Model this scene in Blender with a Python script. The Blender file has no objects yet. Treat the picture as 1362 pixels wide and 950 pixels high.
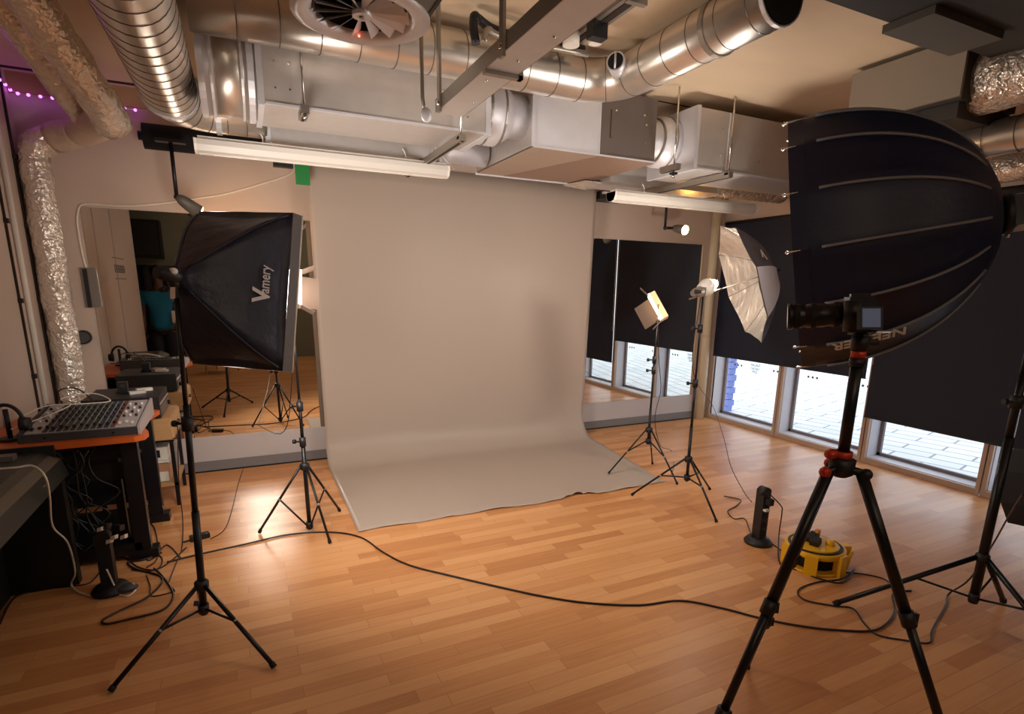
import bpy, bmesh, math, random
from mathutils import Vector, Matrix, noise
random.seed(7)
PI = math.pi
S = bpy.context.scene
COL = S.collection

# ------------------------------------------------------------------ camera
FPX, PX, PY = 740.959, 687.68, 552.259
yaw, pit, rol = math.radians(25.781), math.radians(-12.917), math.radians(0.883)
CAM = Vector((-5.283, -5.313, 1.6))
FW = Vector((math.sin(yaw)*math.cos(pit), math.cos(yaw)*math.cos(pit), math.sin(pit)))
_rt = Vector((math.cos(yaw), -math.sin(yaw), 0)); _up = _rt.cross(FW)
RT = _rt*math.cos(rol) + _up*math.sin(rol); UP = -_rt*math.sin(rol) + _up*math.cos(rol)
cd = bpy.data.cameras.new('camera'); cam = bpy.data.objects.new('camera', cd); COL.objects.link(cam)
cd.sensor_width = 36; cd.lens = FPX/1362*36
cd.shift_x = -(PX-681)/1362; cd.shift_y = (PY-475)/1362; cd.clip_start = .05; cd.clip_end = 200
M3 = Matrix((RT, UP, -FW)).transposed().to_4x4(); M3.translation = CAM
cam.matrix_world = M3
S.camera = cam

def at(x, y, z=None, d=None, wx=None, wy=None):
    """survey helper: a measured point of the room from a sight line and one known coordinate"""
    r = FW + RT*((x-PX)/FPX) - UP*((y-PY)/FPX)
    if d is not None: return CAM + r*d
    if z is not None: return CAM + r*((z-CAM.z)/r.z)
    if wx is not None: return CAM + r*((wx-CAM.x)/r.x)
    return CAM + r*((wy-CAM.y)/r.y)
V = lambda *a: Vector(a)

# ------------------------------------------------------------------ materials
def lin(c):
    def f(v):
        v /= 255.
        return v/12.92 if v <= .04045 else ((v+.055)/1.055)**2.4
    return (f(c[0]), f(c[1]), f(c[2]), 1)
def mat(name, col, rough=.6, metal=0, bump=0, bscale=40, vary=0, vscale=6, emit=None, estr=0, trans=0, spec=None, det=3, stretch=(1,1,1), sheen=0, coat=0):
    m = bpy.data.materials.new(name); m.use_nodes = True
    nt = m.node_tree; b = nt.nodes['Principled BSDF']
    c = lin(col); b.inputs['Base Color'].default_value = c
    b.inputs['Roughness'].default_value = rough; b.inputs['Metallic'].default_value = metal
    if spec is not None: b.inputs['Specular IOR Level'].default_value = spec
    if coat: b.inputs['Coat Weight'].default_value = coat; b.inputs['Coat Roughness'].default_value = .15
    if bump or vary:
        tc = nt.nodes.new('ShaderNodeTexCoord'); mp = nt.nodes.new('ShaderNodeMapping')
        mp.inputs['Scale'].default_value = stretch
        nt.links.new(tc.outputs['Object'], mp.inputs[0])
    if vary:
        n = nt.nodes.new('ShaderNodeTexNoise'); n.inputs['Scale'].default_value = vscale; n.inputs['Detail'].default_value = 4
        nt.links.new(mp.outputs[0], n.inputs['Vector'])
        mx = nt.nodes.new('ShaderNodeMix'); mx.data_type = 'RGBA'
        mx.inputs['A'].default_value = tuple(v*(1-vary) for v in c[:3])+(1,)
        mx.inputs['B'].default_value = tuple(min(1, v*(1+vary)) for v in c[:3])+(1,)
        nt.links.new(n.outputs['Fac'], mx.inputs['Factor']); nt.links.new(mx.outputs['Result'], b.inputs['Base Color'])
    if bump:
        n2 = nt.nodes.new('ShaderNodeTexNoise'); n2.inputs['Scale'].default_value = bscale; n2.inputs['Detail'].default_value = det
        nt.links.new(mp.outputs[0], n2.inputs['Vector'])
        bp = nt.nodes.new('ShaderNodeBump'); bp.inputs['Strength'].default_value = bump; bp.inputs['Distance'].default_value = .02
        nt.links.new(n2.outputs['Fac'], bp.inputs['Height']); nt.links.new(bp.outputs[0], b.inputs['Normal'])
    if emit:
        b.inputs['Emission Color'].default_value = lin(emit); b.inputs['Emission Strength'].default_value = estr
    return m
M = {}
M['wall'] = mat('painted_wall', (202,182,168), .7, bump=.05, bscale=120, vary=.04, vscale=2)
M['wall_lower'] = mat('lower_wall_paint', (190,184,184), .6, vary=.03)
M['skirting'] = mat('grey_skirting', (120,118,120), .5)
M['ceiling'] = mat('ceiling_board', (214,192,163), .65, bump=.06, bscale=5, vary=.10, vscale=1.6, stretch=(1,3,1))
M['board'] = mat('timber_board', (176,140,100), .6, vary=.12, vscale=8)
M['groove'] = mat('dark_groove', (40,28,20), .8)
M['rear'] = mat('rear_wall_paint', (120,118,100), .8)
M['galv'] = mat('galvanised_sheet', (212,206,202), .42, .6, bump=.04, bscale=9, vary=.07, vscale=14)
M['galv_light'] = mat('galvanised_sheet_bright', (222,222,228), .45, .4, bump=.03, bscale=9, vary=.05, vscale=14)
M['spiral'] = mat('spiral_duct_metal', (222,214,204), .33, .85, bump=.05, bscale=7, vary=.08, vscale=10)
M['seam'] = mat('duct_seam', (120,112,104), .4, .8)
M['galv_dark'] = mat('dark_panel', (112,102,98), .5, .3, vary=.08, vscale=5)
M['duct_brown'] = mat('tan_panel', (178,156,138), .5, .25, vary=.07, vscale=6)
M['duct_grey'] = mat('painted_grey_duct', (150,140,128), .55, .2, vary=.06)
M['duct_black'] = mat('dark_duct', (62,58,56), .6, .2)
M['foil'] = mat('crinkled_foil', (236,226,214), .27, .6, bump=1, vary=.08, vscale=20)
M['black'] = mat('black_metal', (22,20,24), .38, .2)
M['blackp'] = mat('black_plastic', (24,23,27), .5)
M['blackm'] = mat('matt_black', (14,13,17), .8)
M['fabric'] = mat('black_nylon', (40,44,62), .42, bump=.6, bscale=8, det=5, vary=.15, vscale=5)
M['fabric2'] = mat('black_softbox_cloth', (20,25,54), .5, bump=.12, bscale=30, vary=.12, vscale=4)
M['piping'] = mat('grey_piping', (122,120,126), .45)
M['blind'] = mat('blackout_blind', (22,28,50), .7, bump=.06, bscale=200)
M['white'] = mat('white_plastic', (232,226,216), .4)
M['tubewhite'] = mat('lamp_diffuser_plastic', (208,202,194), .35)
M['chrome'] = mat('chrome', (225,222,216), .18, 1)
M['steel'] = mat('zinc_strut', (165,158,148), .42, .8)
M['paper'] = mat('grey_paper', (177,162,150), .42, bump=.10, bscale=1.6, det=2, vary=.025, vscale=1.2, spec=.35)
M['frame'] = mat('brown_window_trim', (186,162,146), .45)
M['reveal'] = mat('window_reveal', (208,208,216), .5)
M['dframe'] = mat('dark_glazing_bead', (122,112,114), .5)
M['green'] = mat('green_roll', (22,128,58), .6)
M['orange'] = mat('orange_edge', (206,98,38), .4)
M['wood'] = mat('drawer_wood', (188,146,100), .5, vary=.15, vscale=9, stretch=(1,6,6))
M['palewood'] = mat('pale_wood', (198,160,112), .5, vary=.1)
M['yellow'] = mat('yellow_plastic', (236,178,24), .38)
M['red'] = mat('orange_red_metal', (196,62,38), .4, .3)
M['cable'] = mat('dark_cable', (38,18,16), .45)
M['wcable'] = mat('white_cable', (228,220,205), .45)
M['console'] = mat('dark_console', (40,44,40), .42, vary=.1, vscale=12)
M['consoleblk'] = mat('console_side', (14,14,15), .5)
M['mixer'] = mat('mixer_grey', (58,62,66), .45)
M['mixtop'] = mat('mixer_faceplate', (176,170,172), .45)
M['mgreen'] = mat('mixer_green', (28,52,44), .5); M['mblue'] = mat('mixer_blue', (34,52,72), .5); M['mred'] = mat('mixer_brown', (104,62,50), .5); M['mdark'] = mat('mixer_black', (28,28,32), .5)
M['mirror'] = mat('mirror_glass', (238,236,230), .0, 1)
M['silver'] = mat('silver_lining', (245,240,232), .3, .9, bump=.9, bscale=16, det=5, stretch=(1,1,.4))
M['umbout'] = mat('umbrella_cloth', (96,92,102), .5, bump=.1, bscale=30)
M['umbtrans'] = mat('umbrella_grey_cloth', (240,234,240), .5)
M['screen'] = mat('lcd_screen', (78,82,98), .15, emit=(120,128,150), estr=.12)
M['lead'] = mat('grey_black_lead', (34,34,36), .4)
M['tag'] = mat('blue_tag', (42,56,92), .5)
M['skin'] = mat('dark_skin', (88,58,48), .5)
M['shirt'] = mat('turquoise_cotton', (24,120,160), .8, vary=.1)
M['trouser'] = mat('dark_denim', (30,32,42), .8)
M['hair'] = mat('black_hair', (14,12,12), .7)
M['ink'] = mat('dark_ink', (60,60,70), .7)
M['vinyl'] = mat('grey_vinyl', (120,128,135), .6)
M['logo'] = mat('white_print', (225,218,220), .6)
M['logogrey'] = mat('grey_print', (215,212,208), .6)
M['pavebrick'] = mat('blue_brick', (125,140,205), .7)
M['leaf'] = mat('leaf', (90,130,50), .6, vary=.3)
M['clear'] = mat('clear_plastic', (200,170,140), .25)
def crinkle(m, sc, st):
    nt = m.node_tree; b = nt.nodes['Principled BSDF']; tc = nt.nodes.new('ShaderNodeTexCoord')
    n = nt.nodes.new('ShaderNodeTexNoise'); n.inputs['Scale'].default_value = sc*.6; n.inputs['Detail'].default_value = 3
    mx = nt.nodes.new('ShaderNodeVectorMath'); mx.operation = 'MULTIPLY_ADD'; mx.inputs[1].default_value = (.09,.09,.09)
    nt.links.new(tc.outputs['Object'], n.inputs['Vector']); nt.links.new(n.outputs['Color'], mx.inputs[0]); nt.links.new(tc.outputs['Object'], mx.inputs[2])
    v = nt.nodes.new('ShaderNodeTexVoronoi'); v.inputs['Scale'].default_value = sc; v.feature = 'F1'; nt.links.new(mx.outputs[0], v.inputs['Vector'])
    bp = nt.nodes.new('ShaderNodeBump'); bp.inputs['Strength'].default_value = st; bp.inputs['Distance'].default_value = .02
    nt.links.new(v.outputs['Distance'], bp.inputs['Height']); nt.links.new(bp.outputs[0], b.inputs['Normal'])
crinkle(M['foil'], 30, .55)
def emitm(name, col, s):
    m = bpy.data.materials.new(name); m.use_nodes = True; nt = m.node_tree
    for n in list(nt.nodes): nt.nodes.remove(n)
    e = nt.nodes.new('ShaderNodeEmission'); o = nt.nodes.new('ShaderNodeOutputMaterial')
    e.inputs[0].default_value = lin(col); e.inputs[1].default_value = s; nt.links.new(e.outputs[0], o.inputs[0]); return m
M['e_soft'] = emitm('softbox_diffuser_glow', (255,243,231), 20)
M['e_big'] = emitm('large_diffuser_glow', (255,243,233), 3.8)
M['e_led'] = emitm('led_panel_glow', (255,238,218), 13)
M['e_led3'] = emitm('led_panel_warm_glow', (255,220,180), 8)
M['e_bulb'] = emitm('bulb_glow', (255,242,228), 210)
M['e_spot'] = emitm('spot_glow', (255,186,95), 70)
M['e_violet'] = emitm('violet_led_glow', (190,80,235), 4.5)
M['e_batten'] = emitm('ceiling_panel_glow', (255,236,212), 11); M['e_batten2'] = emitm('ceiling_panel_dim_glow', (255,236,212), 4)  # glow of the two fill lights added at the rear
def glassmat():
    m = bpy.data.materials.new('window_glass'); m.use_nodes = True; nt = m.node_tree
    for n in list(nt.nodes): nt.nodes.remove(n)
    t = nt.nodes.new('ShaderNodeBsdfTransparent'); g = nt.nodes.new('ShaderNodeBsdfGlossy'); g.inputs['Roughness'].default_value = .02
    f0 = nt.nodes.new('ShaderNodeLayerWeight'); f0.inputs[0].default_value = .5; f1 = nt.nodes.new('ShaderNodeMath'); f1.operation = 'POWER'; f1.inputs[1].default_value = 4; f = nt.nodes.new('ShaderNodeMath'); f.operation = 'MULTIPLY_ADD'; f.inputs[1].default_value = .7; f.inputs[2].default_value = .04; nt.links.new(f0.outputs['Facing'], f1.inputs[0]); nt.links.new(f1.outputs[0], f.inputs[0])
    x = nt.nodes.new('ShaderNodeMixShader'); o = nt.nodes.new('ShaderNodeOutputMaterial')
    t.inputs[0].default_value = (.97,.99,1,1)
    nt.links.new(f.outputs[0], x.inputs[0]); nt.links.new(t.outputs[0], x.inputs[1]); nt.links.new(g.outputs[0], x.inputs[2]); nt.links.new(x.outputs[0], o.inputs[0]); return m
M['glass'] = glassmat()
def floormat():
    m = bpy.data.materials.new('beech_parquet'); m.use_nodes = True; nt = m.node_tree; b = nt.nodes['Principled BSDF']
    L = nt.links.new; N = nt.nodes.new
    tc = N('ShaderNodeTexCoord'); mp = N('ShaderNodeMapping'); mp.inputs['Rotation'].default_value = (0,0,0)
    L(tc.outputs['Object'], mp.inputs[0])
    br = N('ShaderNodeTexBrick'); br.offset = .37; br.offset_frequency = 2; br.squash = 1.25; br.squash_frequency = 3
    br.inputs['Scale'].default_value = 1; br.inputs['Brick Width'].default_value = .52; br.inputs['Row Height'].default_value = .072
    br.inputs['Mortar Size'].default_value = .0012; br.inputs['Mortar Smooth'].default_value = .3
    br.inputs['Color1'].default_value = (0,0,0,1); br.inputs['Color2'].default_value = (1,1,1,1); br.inputs['Mortar'].default_value = (.3,.3,.3,1)
    L(mp.outputs[0], br.inputs['Vector'])
    mp2 = N('ShaderNodeMapping'); mp2.inputs['Scale'].default_value = (1.6,26,1); L(tc.outputs['Object'], mp2.inputs[0])
    n = N('ShaderNodeTexNoise'); n.inputs['Scale'].default_value = 2.2; n.inputs['Detail'].default_value = 6; n.inputs['Distortion'].default_value = .6; L(mp2.outputs[0], n.inputs['Vector'])
    # shift the grain by plank
    ad = N('ShaderNodeMath'); ad.operation = 'MULTIPLY_ADD'; ad.inputs[1].default_value = .55
    sb = N('ShaderNodeMath'); sb.operation = 'MULTIPLY'; sb.inputs[1].default_value = .45
    sep = N('ShaderNodeSeparateColor'); L(br.outputs['Color'], sep.inputs[0])
    L(n.outputs['Fac'], sb.inputs[0]); L(sep.outputs[0], ad.inputs[0]); L(sb.outputs[0], ad.inputs[2])
    cr = N('ShaderNodeValToRGB'); e = cr.color_ramp.elements
    e[0].position = .05; e[0].color = lin((180,116,66)); e[1].position = .85; e[1].color = lin((228,172,118))
    k = cr.color_ramp.elements.new(.45); k.color = lin((211,149,94))
    L(ad.outputs[0], cr.inputs[0])
    mx = N('ShaderNodeMix'); mx.data_type = 'RGBA'; mx.inputs['B'].default_value = lin((176,122,80)); L(br.outputs['Fac'], mx.inputs['Factor']); L(cr.outputs[0], mx.inputs['A'])
    L(mx.outputs['Result'], b.inputs['Base Color'])
    n3 = N('ShaderNodeTexNoise'); n3.inputs['Scale'].default_value = 2.0; n3.inputs['Detail'].default_value = 1; L(tc.outputs['Object'], n3.inputs['Vector'])
    mr = N('ShaderNodeMapRange'); mr.inputs['To Min'].default_value = .28; mr.inputs['To Max'].default_value = .42; L(n3.outputs['Fac'], mr.inputs['Value']); L(mr.outputs[0], b.inputs['Roughness'])
    bp = N('ShaderNodeBump'); bp.inputs['Strength'].default_value = .05; bp.inputs['Distance'].default_value = .01; L(n3.outputs['Fac'], bp.inputs['Height']); L(bp.outputs[0], b.inputs['Normal'])
    b.inputs['Specular IOR Level'].default_value = .55
    return m
M['floor'] = floormat()
def pavemat():
    m = bpy.data.materials.new('pale_paving'); m.use_nodes = True; nt = m.node_tree; b = nt.nodes['Principled BSDF']
    L = nt.links.new; N = nt.nodes.new
    tc = N('ShaderNodeTexCoord'); mp = N('ShaderNodeMapping'); mp.inputs['Rotation'].default_value = (0,0,math.radians(76)); L(tc.outputs['Object'], mp.inputs[0])
    br = N('ShaderNodeTexBrick'); br.inputs['Scale'].default_value = 1; br.inputs['Brick Width'].default_value = .6; br.inputs['Row Height'].default_value = .22; br.inputs['Mortar Size'].default_value = .012
    br.inputs['Color1'].default_value = lin((232,234,234)); br.inputs['Color2'].default_value = lin((214,220,224)); br.inputs['Mortar'].default_value = lin((150,158,166))
    L(mp.outputs[0], br.inputs['Vector']); L(br.outputs['Color'], b.inputs['Base Color']); b.inputs['Roughness'].default_value = .9
    return m
M['pave'] = pavemat()

# ------------------------------------------------------------------ mesh helpers
class MB:
    def __init__(s): s.bm = bmesh.new()
    def box(s, x0, x1, y0, y1, z0, z1, mi=0):
        vs = [s.bm.verts.new((x, y, z)) for z in (z0, z1) for x, y in ((x0,y0),(x1,y0),(x1,y1),(x0,y1))]
        for f in ((3,2,1,0),(4,5,6,7),(0,1,5,4),(1,2,6,5),(2,3,7,6),(3,0,4,7)):
            s.bm.faces.new([vs[i] for i in f]).material_index = mi
        return s
    def obox(s, c, ax, ay, az, hx, hy, hz):
        """oriented box: centre, three unit axes, half sizes"""
        c = Vector(c); vs = [s.bm.verts.new(c+ax*(hx*i)+ay*(hy*j)+az*(hz*k)) for k in (-1,1) for i, j in ((-1,-1),(1,-1),(1,1),(-1,1))]
        for f in ((3,2,1,0),(4,5,6,7),(0,1,5,4),(1,2,6,5),(2,3,7,6),(3,0,4,7)):
            s.bm.faces.new([vs[i] for i in f])
        return s
    def prism(s, poly, ext):
        ext = Vector(ext); a = [s.bm.verts.new(Vector(p)) for p in poly]; b = [s.bm.verts.new(Vector(p)+ext) for p in poly]
        n = len(poly); s.bm.faces.new(a[::-1]); s.bm.faces.new(b)
        for i in range(n): s.bm.faces.new((a[i], a[(i+1)%n], b[(i+1)%n], b[i]))
        return s
    def quad(s, pts):
        s.bm.faces.new([s.bm.verts.new(Vector(p)) for p in pts]); return s
    def tube(s, pts, r, seg=10, cap=True, smooth=True):
        pts = [Vector(p) for p in pts]; n = len(pts)
        rr = r if isinstance(r, (list, tuple)) else [r]*n
        t0 = (pts[1]-pts[0]).normalized(); ref = V(0,0,1) if abs(t0.z) < .9 else V(1,0,0)
        u = t0.cross(ref).normalized(); rings = []
        for i, p in enumerate(pts):
            a = pts[max(0, i-1)]; b = pts[min(n-1, i+1)]; t = (b-a)
            t = t.normalized() if t.length > 1e-9 else t0
            u = (u - t*u.dot(t)); u = u.normalized() if u.length > 1e-6 else t.orthogonal().normalized(); w = t.cross(u)
            rings.append([s.bm.verts.new(p + (u*math.cos(2*PI*k/seg) + w*math.sin(2*PI*k/seg))*rr[i]) for k in range(seg)])
        for i in range(n-1):
            for k in range(seg):
                f = s.bm.faces.new((rings[i][k], rings[i][(k+1)%seg], rings[i+1][(k+1)%seg], rings[i+1][k])); f.smooth = smooth
        if cap:
            s.bm.faces.new(rings[0][::-1]); s.bm.faces.new(rings[-1])
        return s
    def ring(s, c, axis, r, w, seg=24, h=.004):
        """raised band round a duct"""
        axis = Vector(axis).normalized(); c = Vector(c)
        return s.tube([c-axis*w/2, c-axis*w/2+axis*1e-4, c+axis*w/2-axis*1e-4, c+axis*w/2], [r, r+h, r+h, r], seg, True, False)
    def disc(s, c, axis, r, seg=24):
        axis = Vector(axis).normalized(); u = axis.orthogonal().normalized(); w = axis.cross(u); c = Vector(c)
        s.bm.faces.new([s.bm.verts.new(c+(u*math.cos(2*PI*k/seg)+w*math.sin(2*PI*k/seg))*r) for k in range(seg)]); return s
    def ball(s, c, r, seg=12, sc=(1,1,1)):
        m = Matrix.Translation(Vector(c)) @ Matrix.Diagonal((sc[0]*r, sc[1]*r, sc[2]*r, 1))
        res = bmesh.ops.create_uvsphere(s.bm, u_segments=seg, v_segments=max(6, seg//2), radius=1, matrix=m)
        for v in res['verts']:
            for f in v.link_faces: f.smooth = True
        return s
    def bevel(s, w=.004, seg=2):
        es = [e for e in s.bm.edges if len(e.link_faces) == 2 and e.calc_face_angle(0) > .6]
        bmesh.ops.bevel(s.bm, geom=es, offset=w, segments=seg, affect='EDGES', profile=.6); return s
def wloc(o):
    v = Vector((0,0,0))
    while o: v += o.location; o = o.parent
    return v
def part(name, mb, m, parent=None, label=None, kind=None):
    me = bpy.data.meshes.new(name); bm = mb.bm if isinstance(mb, MB) else mb
    bmesh.ops.recalc_face_normals(bm, faces=bm.faces)
    off = wloc(parent) if parent else Vector((0,0,0))
    bmesh.ops.translate(bm, verts=bm.verts, vec=-off)
    bm.to_mesh(me); bm.free()
    for x in (m if isinstance(m, list) else [m]): me.materials.append(x)
    o = bpy.data.objects.new(name, me); COL.objects.link(o)
    if parent: o.parent = parent
    if label: o['label'] = label
    if kind: o['kind'] = kind
    return o
def solo(name, mb, m, label, cat, group=None, kind=None, origin=None):
    bm = mb.bm
    if origin is None:
        xs = [v.co for v in bm.verts]; origin = V(sum(c.x for c in xs)/len(xs), sum(c.y for c in xs)/len(xs), min(c.z for c in xs))
    bmesh.ops.recalc_face_normals(bm, faces=bm.faces)
    bmesh.ops.translate(bm, verts=bm.verts, vec=-Vector(origin))
    me = bpy.data.meshes.new(name); bm.to_mesh(me); bm.free()
    for x in (m if isinstance(m, list) else [m]): me.materials.append(x)
    o = bpy.data.objects.new(name, me); COL.objects.link(o); o.location = origin
    o['label'] = label; o['category'] = cat
    if group: o['group'] = group
    if kind: o['kind'] = kind
    return o
def thing(name, label, cat, loc, group=None):
    o = bpy.data.objects.new(name, None); COL.objects.link(o); o.location = loc; o.empty_display_size = .1
    o['label'] = label; o['category'] = cat
    if group: o['group'] = group
    return o
def struct(name, mb, m, parent=None):
    return part(name, mb, m, parent, kind='structure')
def smooth(pts, n=6):
    pts = [Vector(p) for p in pts]; out = []
    for i in range(len(pts)-1):
        p0 = pts[max(0,i-1)]; p1 = pts[i]; p2 = pts[i+1]; p3 = pts[min(len(pts)-1,i+2)]
        for k in range(n):
            t = k/n
            out.append(.5*((2*p1)+(p2-p0)*t+(2*p0-5*p1+4*p2-p3)*t*t+(3*p1-p0-3*p2+p3)*t**3))
    out.append(pts[-1]); return out
def text(s, size, org, xd, yd, m, parent, name='lettering', depth=.001, label=None, bold=0, xs=1):
    c = bpy.data.curves.new('t', 'FONT'); c.body = s; c.size = size; c.extrude = depth; c.offset = bold*size
    o = bpy.data.objects.new('t', c); COL.objects.link(o)
    dg = bpy.context.evaluated_depsgraph_get(); me = bpy.data.meshes.new_from_object(o.evaluated_get(dg))
    bpy.data.objects.remove(o); bm = bmesh.new(); bm.from_mesh(me); bpy.data.meshes.remove(me)
    xd = Vector(xd).normalized(); yd = Vector(yd).normalized(); zd = xd.cross(yd)
    mm = Matrix((xd*xs, yd, zd)).transposed().to_4x4(); mm.translation = Vector(org)
    bmesh.ops.transform(bm, matrix=mm, verts=bm.verts)
    return part(name, bm, m, parent, label)

# ------------------------------------------------------------------ room shell
XL, YR, H = -6.62, -8.2, 2.98
struct('floor', MB().box(XL-2.0, .0, YR, 0, -.1, 0), M['floor'])
cl = struct('ceiling', MB().box(XL-2.0, .25, YR, .2, H, H+.12), M['ceiling'])
g = MB().box(XL, -4.9, -.14, -.105, H-.006, H)
for x in (-3.05, ): g.box(x-.006, x+.006, -6, -.15, H-.003, H)
g.box(-3.0, -.1, -1.62, -1.605, H-.003, H)
part('panel_joint', g, M['groove'], cl, kind='structure')
struct('wall_back', MB().box(XL-.15, .25, 0, .15, 0, H), M['wall'])
struct('trim_1', MB().box(XL, -.27, -.03, 0, H-.13, H), M['board'])
lo = MB().box(XL, -.26, -.018, 0, .095, .31)
struct('trim_2', lo, M['wall_lower'])
struct('baseboard_back', MB().box(XL, -.26, -.026, 0, .012, .095), M['skirting'])
struct('trim_3', MB().box(XL, -.26, -.03, 0, 0, .012), M['blackm'])
# left wall with its standing seams, and the recess behind the camera
struct('wall_left', MB().box(XL-.15, XL, -4.35, 0, 0, H), M['wall'])
struct('wall_recess', MB().box(XL-2.0, XL-.15, -4.35, -4.2, 0, H), M['rear'])
struct('wall_recess_side', MB().box(XL-2.1, XL-2.0, YR, -4.2, 0, H), M['rear'])
struct('wall_rear', MB().box(XL-2.1, .3, YR-.15, YR, 0, H), M['rear'])
# window wall
ws = struct('wall_right', MB().box(0, .24, YR, 0, 2.39, H), M['wall'])
struct('wall_corner', MB().box(0, .24, -.085, .15, 0, 2.39), M['wall'])
posts = [-.045, -1.075, -2.08, -3.08, -4.09, -5.1, -6.1, -7.1, -8.15]
for i in range(8):
    y1 = posts[i]-(.04 if i else .04); y0 = posts[i+1]+.03
    w = struct('window_%d' % (i+1), MB().box(.0, .2, y0-.03, y1+.03, 0, .012), M['reveal'])
    fr = MB().box(-.012, .02, y0, y1+.001, .0, .05).box(-.012, .02, y1-.0, y1+.03, 0, 2.39).box(-.012,.02,y0-.03,y0,0,2.39)
    part('window_frame', fr, M['frame'], w, kind='structure')
    rv = MB().box(.02, .17, y1-.004, y1+.03, .012, 2.39).box(.02, .17, y0-.03, y0+.004, .012, 2.39).box(.02, .17, y0, y1, .012, .055)
    part('window_reveal', rv, M['reveal'], w, kind='structure')
    bd = MB().box(.17, .20, y1-.035, y1+.03, .03, 2.39).box(.17, .20, y0-.03, y0+.035, .03, 2.39).box(.17, .20, y0, y1, .03, .085)
    part('glazing_bead', bd, M['dframe'], w, kind='structure')
    part('glass_pane', MB().box(.182, .188, y0+.035, y1-.035, .085, 2.39), M['glass'], w, kind='structure')
    if i in (0, 1, 2):
        zc = .70
        yc = (y0+y1)/2 - (.0 if i == 0 else 0)
        def dots(yy, n=3):
            d = MB()
            for k in range(n): d.tube([V(.1805, yy-k*.052, zc), V(.1815, yy-k*.052, zc)], .013, 12)
            return d
        part('vinyl_dots', dots(y1-.16), M['vinyl'], w)
        part('vinyl_dots', dots(y0+.22), M['vinyl'], w)
        if i == 0:
            for s_, zz in (('FRONT', .715), ('GRAID', .675), ('FNS', .635)):
                text(s_, .044, (.180, yc+.075-(.03 if s_ == 'FNS' else 0), zz), (0,-1,0), (0,0,1), M['vinyl'], w, 'vinyl_lettering')
# boxed pipe in the corner
c = MB().tube([V(-.17,-.075,0), V(-.17,-.075,H)], .055, 20)
part('pipe_collar', MB().ring((-.17,-.075,1.05), (0,0,1), .055, .02), M['wall'], struct('trim_4', c, mat('cream_column', (214,200,172), .5)))
struct('baseboard_left', MB().box(XL, XL+.02, -4.35, 0, 0, .09), M['skirting'])
# dark seams and pale conduit on the left wall
for k, (yy, w_, m_, nm) in enumerate([(-.155, .022, M['groove'], 'dark'), (-.54, .018, M['groove'], 'dark')]):
    b = MB().box(XL, XL+.012, yy-w_/2, yy+w_/2, 0, H)
    for z in (.5, .95, 1.45, 1.95, 2.4): b.box(XL, XL+.024, yy-.016, yy+.016, z, z+.03)
    struct('trim_%d' % (5+k), b, m_)
struct('trim_7', MB().tube([V(XL+.016,-.42,0), V(XL+.016,-.42,H)], .016, 10), M['white'])
for k, yy in enumerate((-1.15, -2.0, -2.9)):
    struct('trim_%d' % (8+k), MB().box(XL, XL+.006, yy-.005, yy+.005, 0, H), M['wall_lower'])
# small wall sign seen only in the mirror
sg = thing('wall_notice', 'thin black printed lines on the pale left wall, reflected in the left mirror', 'sign', (XL, -3.08, 1.8))
part('rule', MB().box(XL, XL+.003, -3.45, -2.75, 1.865, 1.873), M['ink'], sg); part('rule', MB().box(XL, XL+.003, -3.45, -2.75, 1.625, 1.633), M['ink'], sg)
b = MB()
for k in range(9): b.box(XL, XL+.003, -3.42+k*.074, -3.40+k*.074, 1.70, 1.79)
for k in range(3): b.box(XL, XL+.003, -3.42, -2.80, 1.70+k*.04, 1.705+k*.04)
part('block_lettering', b, M['ink'], sg)

# outside
struct('ground_outside', MB().box(.25, 14, -16, 6, -.06, -.01), M['pave'])
o = MB()
pya = at(968,520,wx=.50).y; pyb = at(960,520,wx=.50).y
for k in range(26): o.box(.50, .61, pya-(.025 if k % 2 else 0), pyb, -.01+k*.085, -.01+k*.085+.078)
solo('brick_pillar', o, M['pavebrick'], 'blue painted brick pillar outside on the pale paving beyond the corner window', 'pillar')
o = thing('planter_bed', 'low green shrub bed far out across the paving, seen in the right mirror', 'shrubs', (9, -2, 0))
bb = MB()
for k in range(60): bb.ball((9+random.random()*.8, -7+k*.16, .2+random.random()*.25), .22+random.random()*.1, 8)
part('foliage', bb, M['leaf'], o, kind='stuff'); part('kerb', MB().box(8.7, 8.9, -7.2, 3, -.01, .15), M['skirting'], o)

# ------------------------------------------------------------------ mirrors
for nm, x0, x1, lab in (('l', -6.315, -4.55, 'large frameless wall mirror left of the grey backdrop, above the skirting'), ('r', -2.25, -.28, 'large frameless wall mirror right of the backdrop reflecting the black blinds')):
    t = thing('wall_mirror', lab, 'mirror', (x0, 0, .31))
    part('mirror_glass', MB().box(x0, x1, -.012, -.006, .31, 2.128), M['mirror'], t)
    part('backing_board', MB().box(x0+.002, x1-.002, -.006, 0, .312, 2.126), M['blackp'], t)

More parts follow.
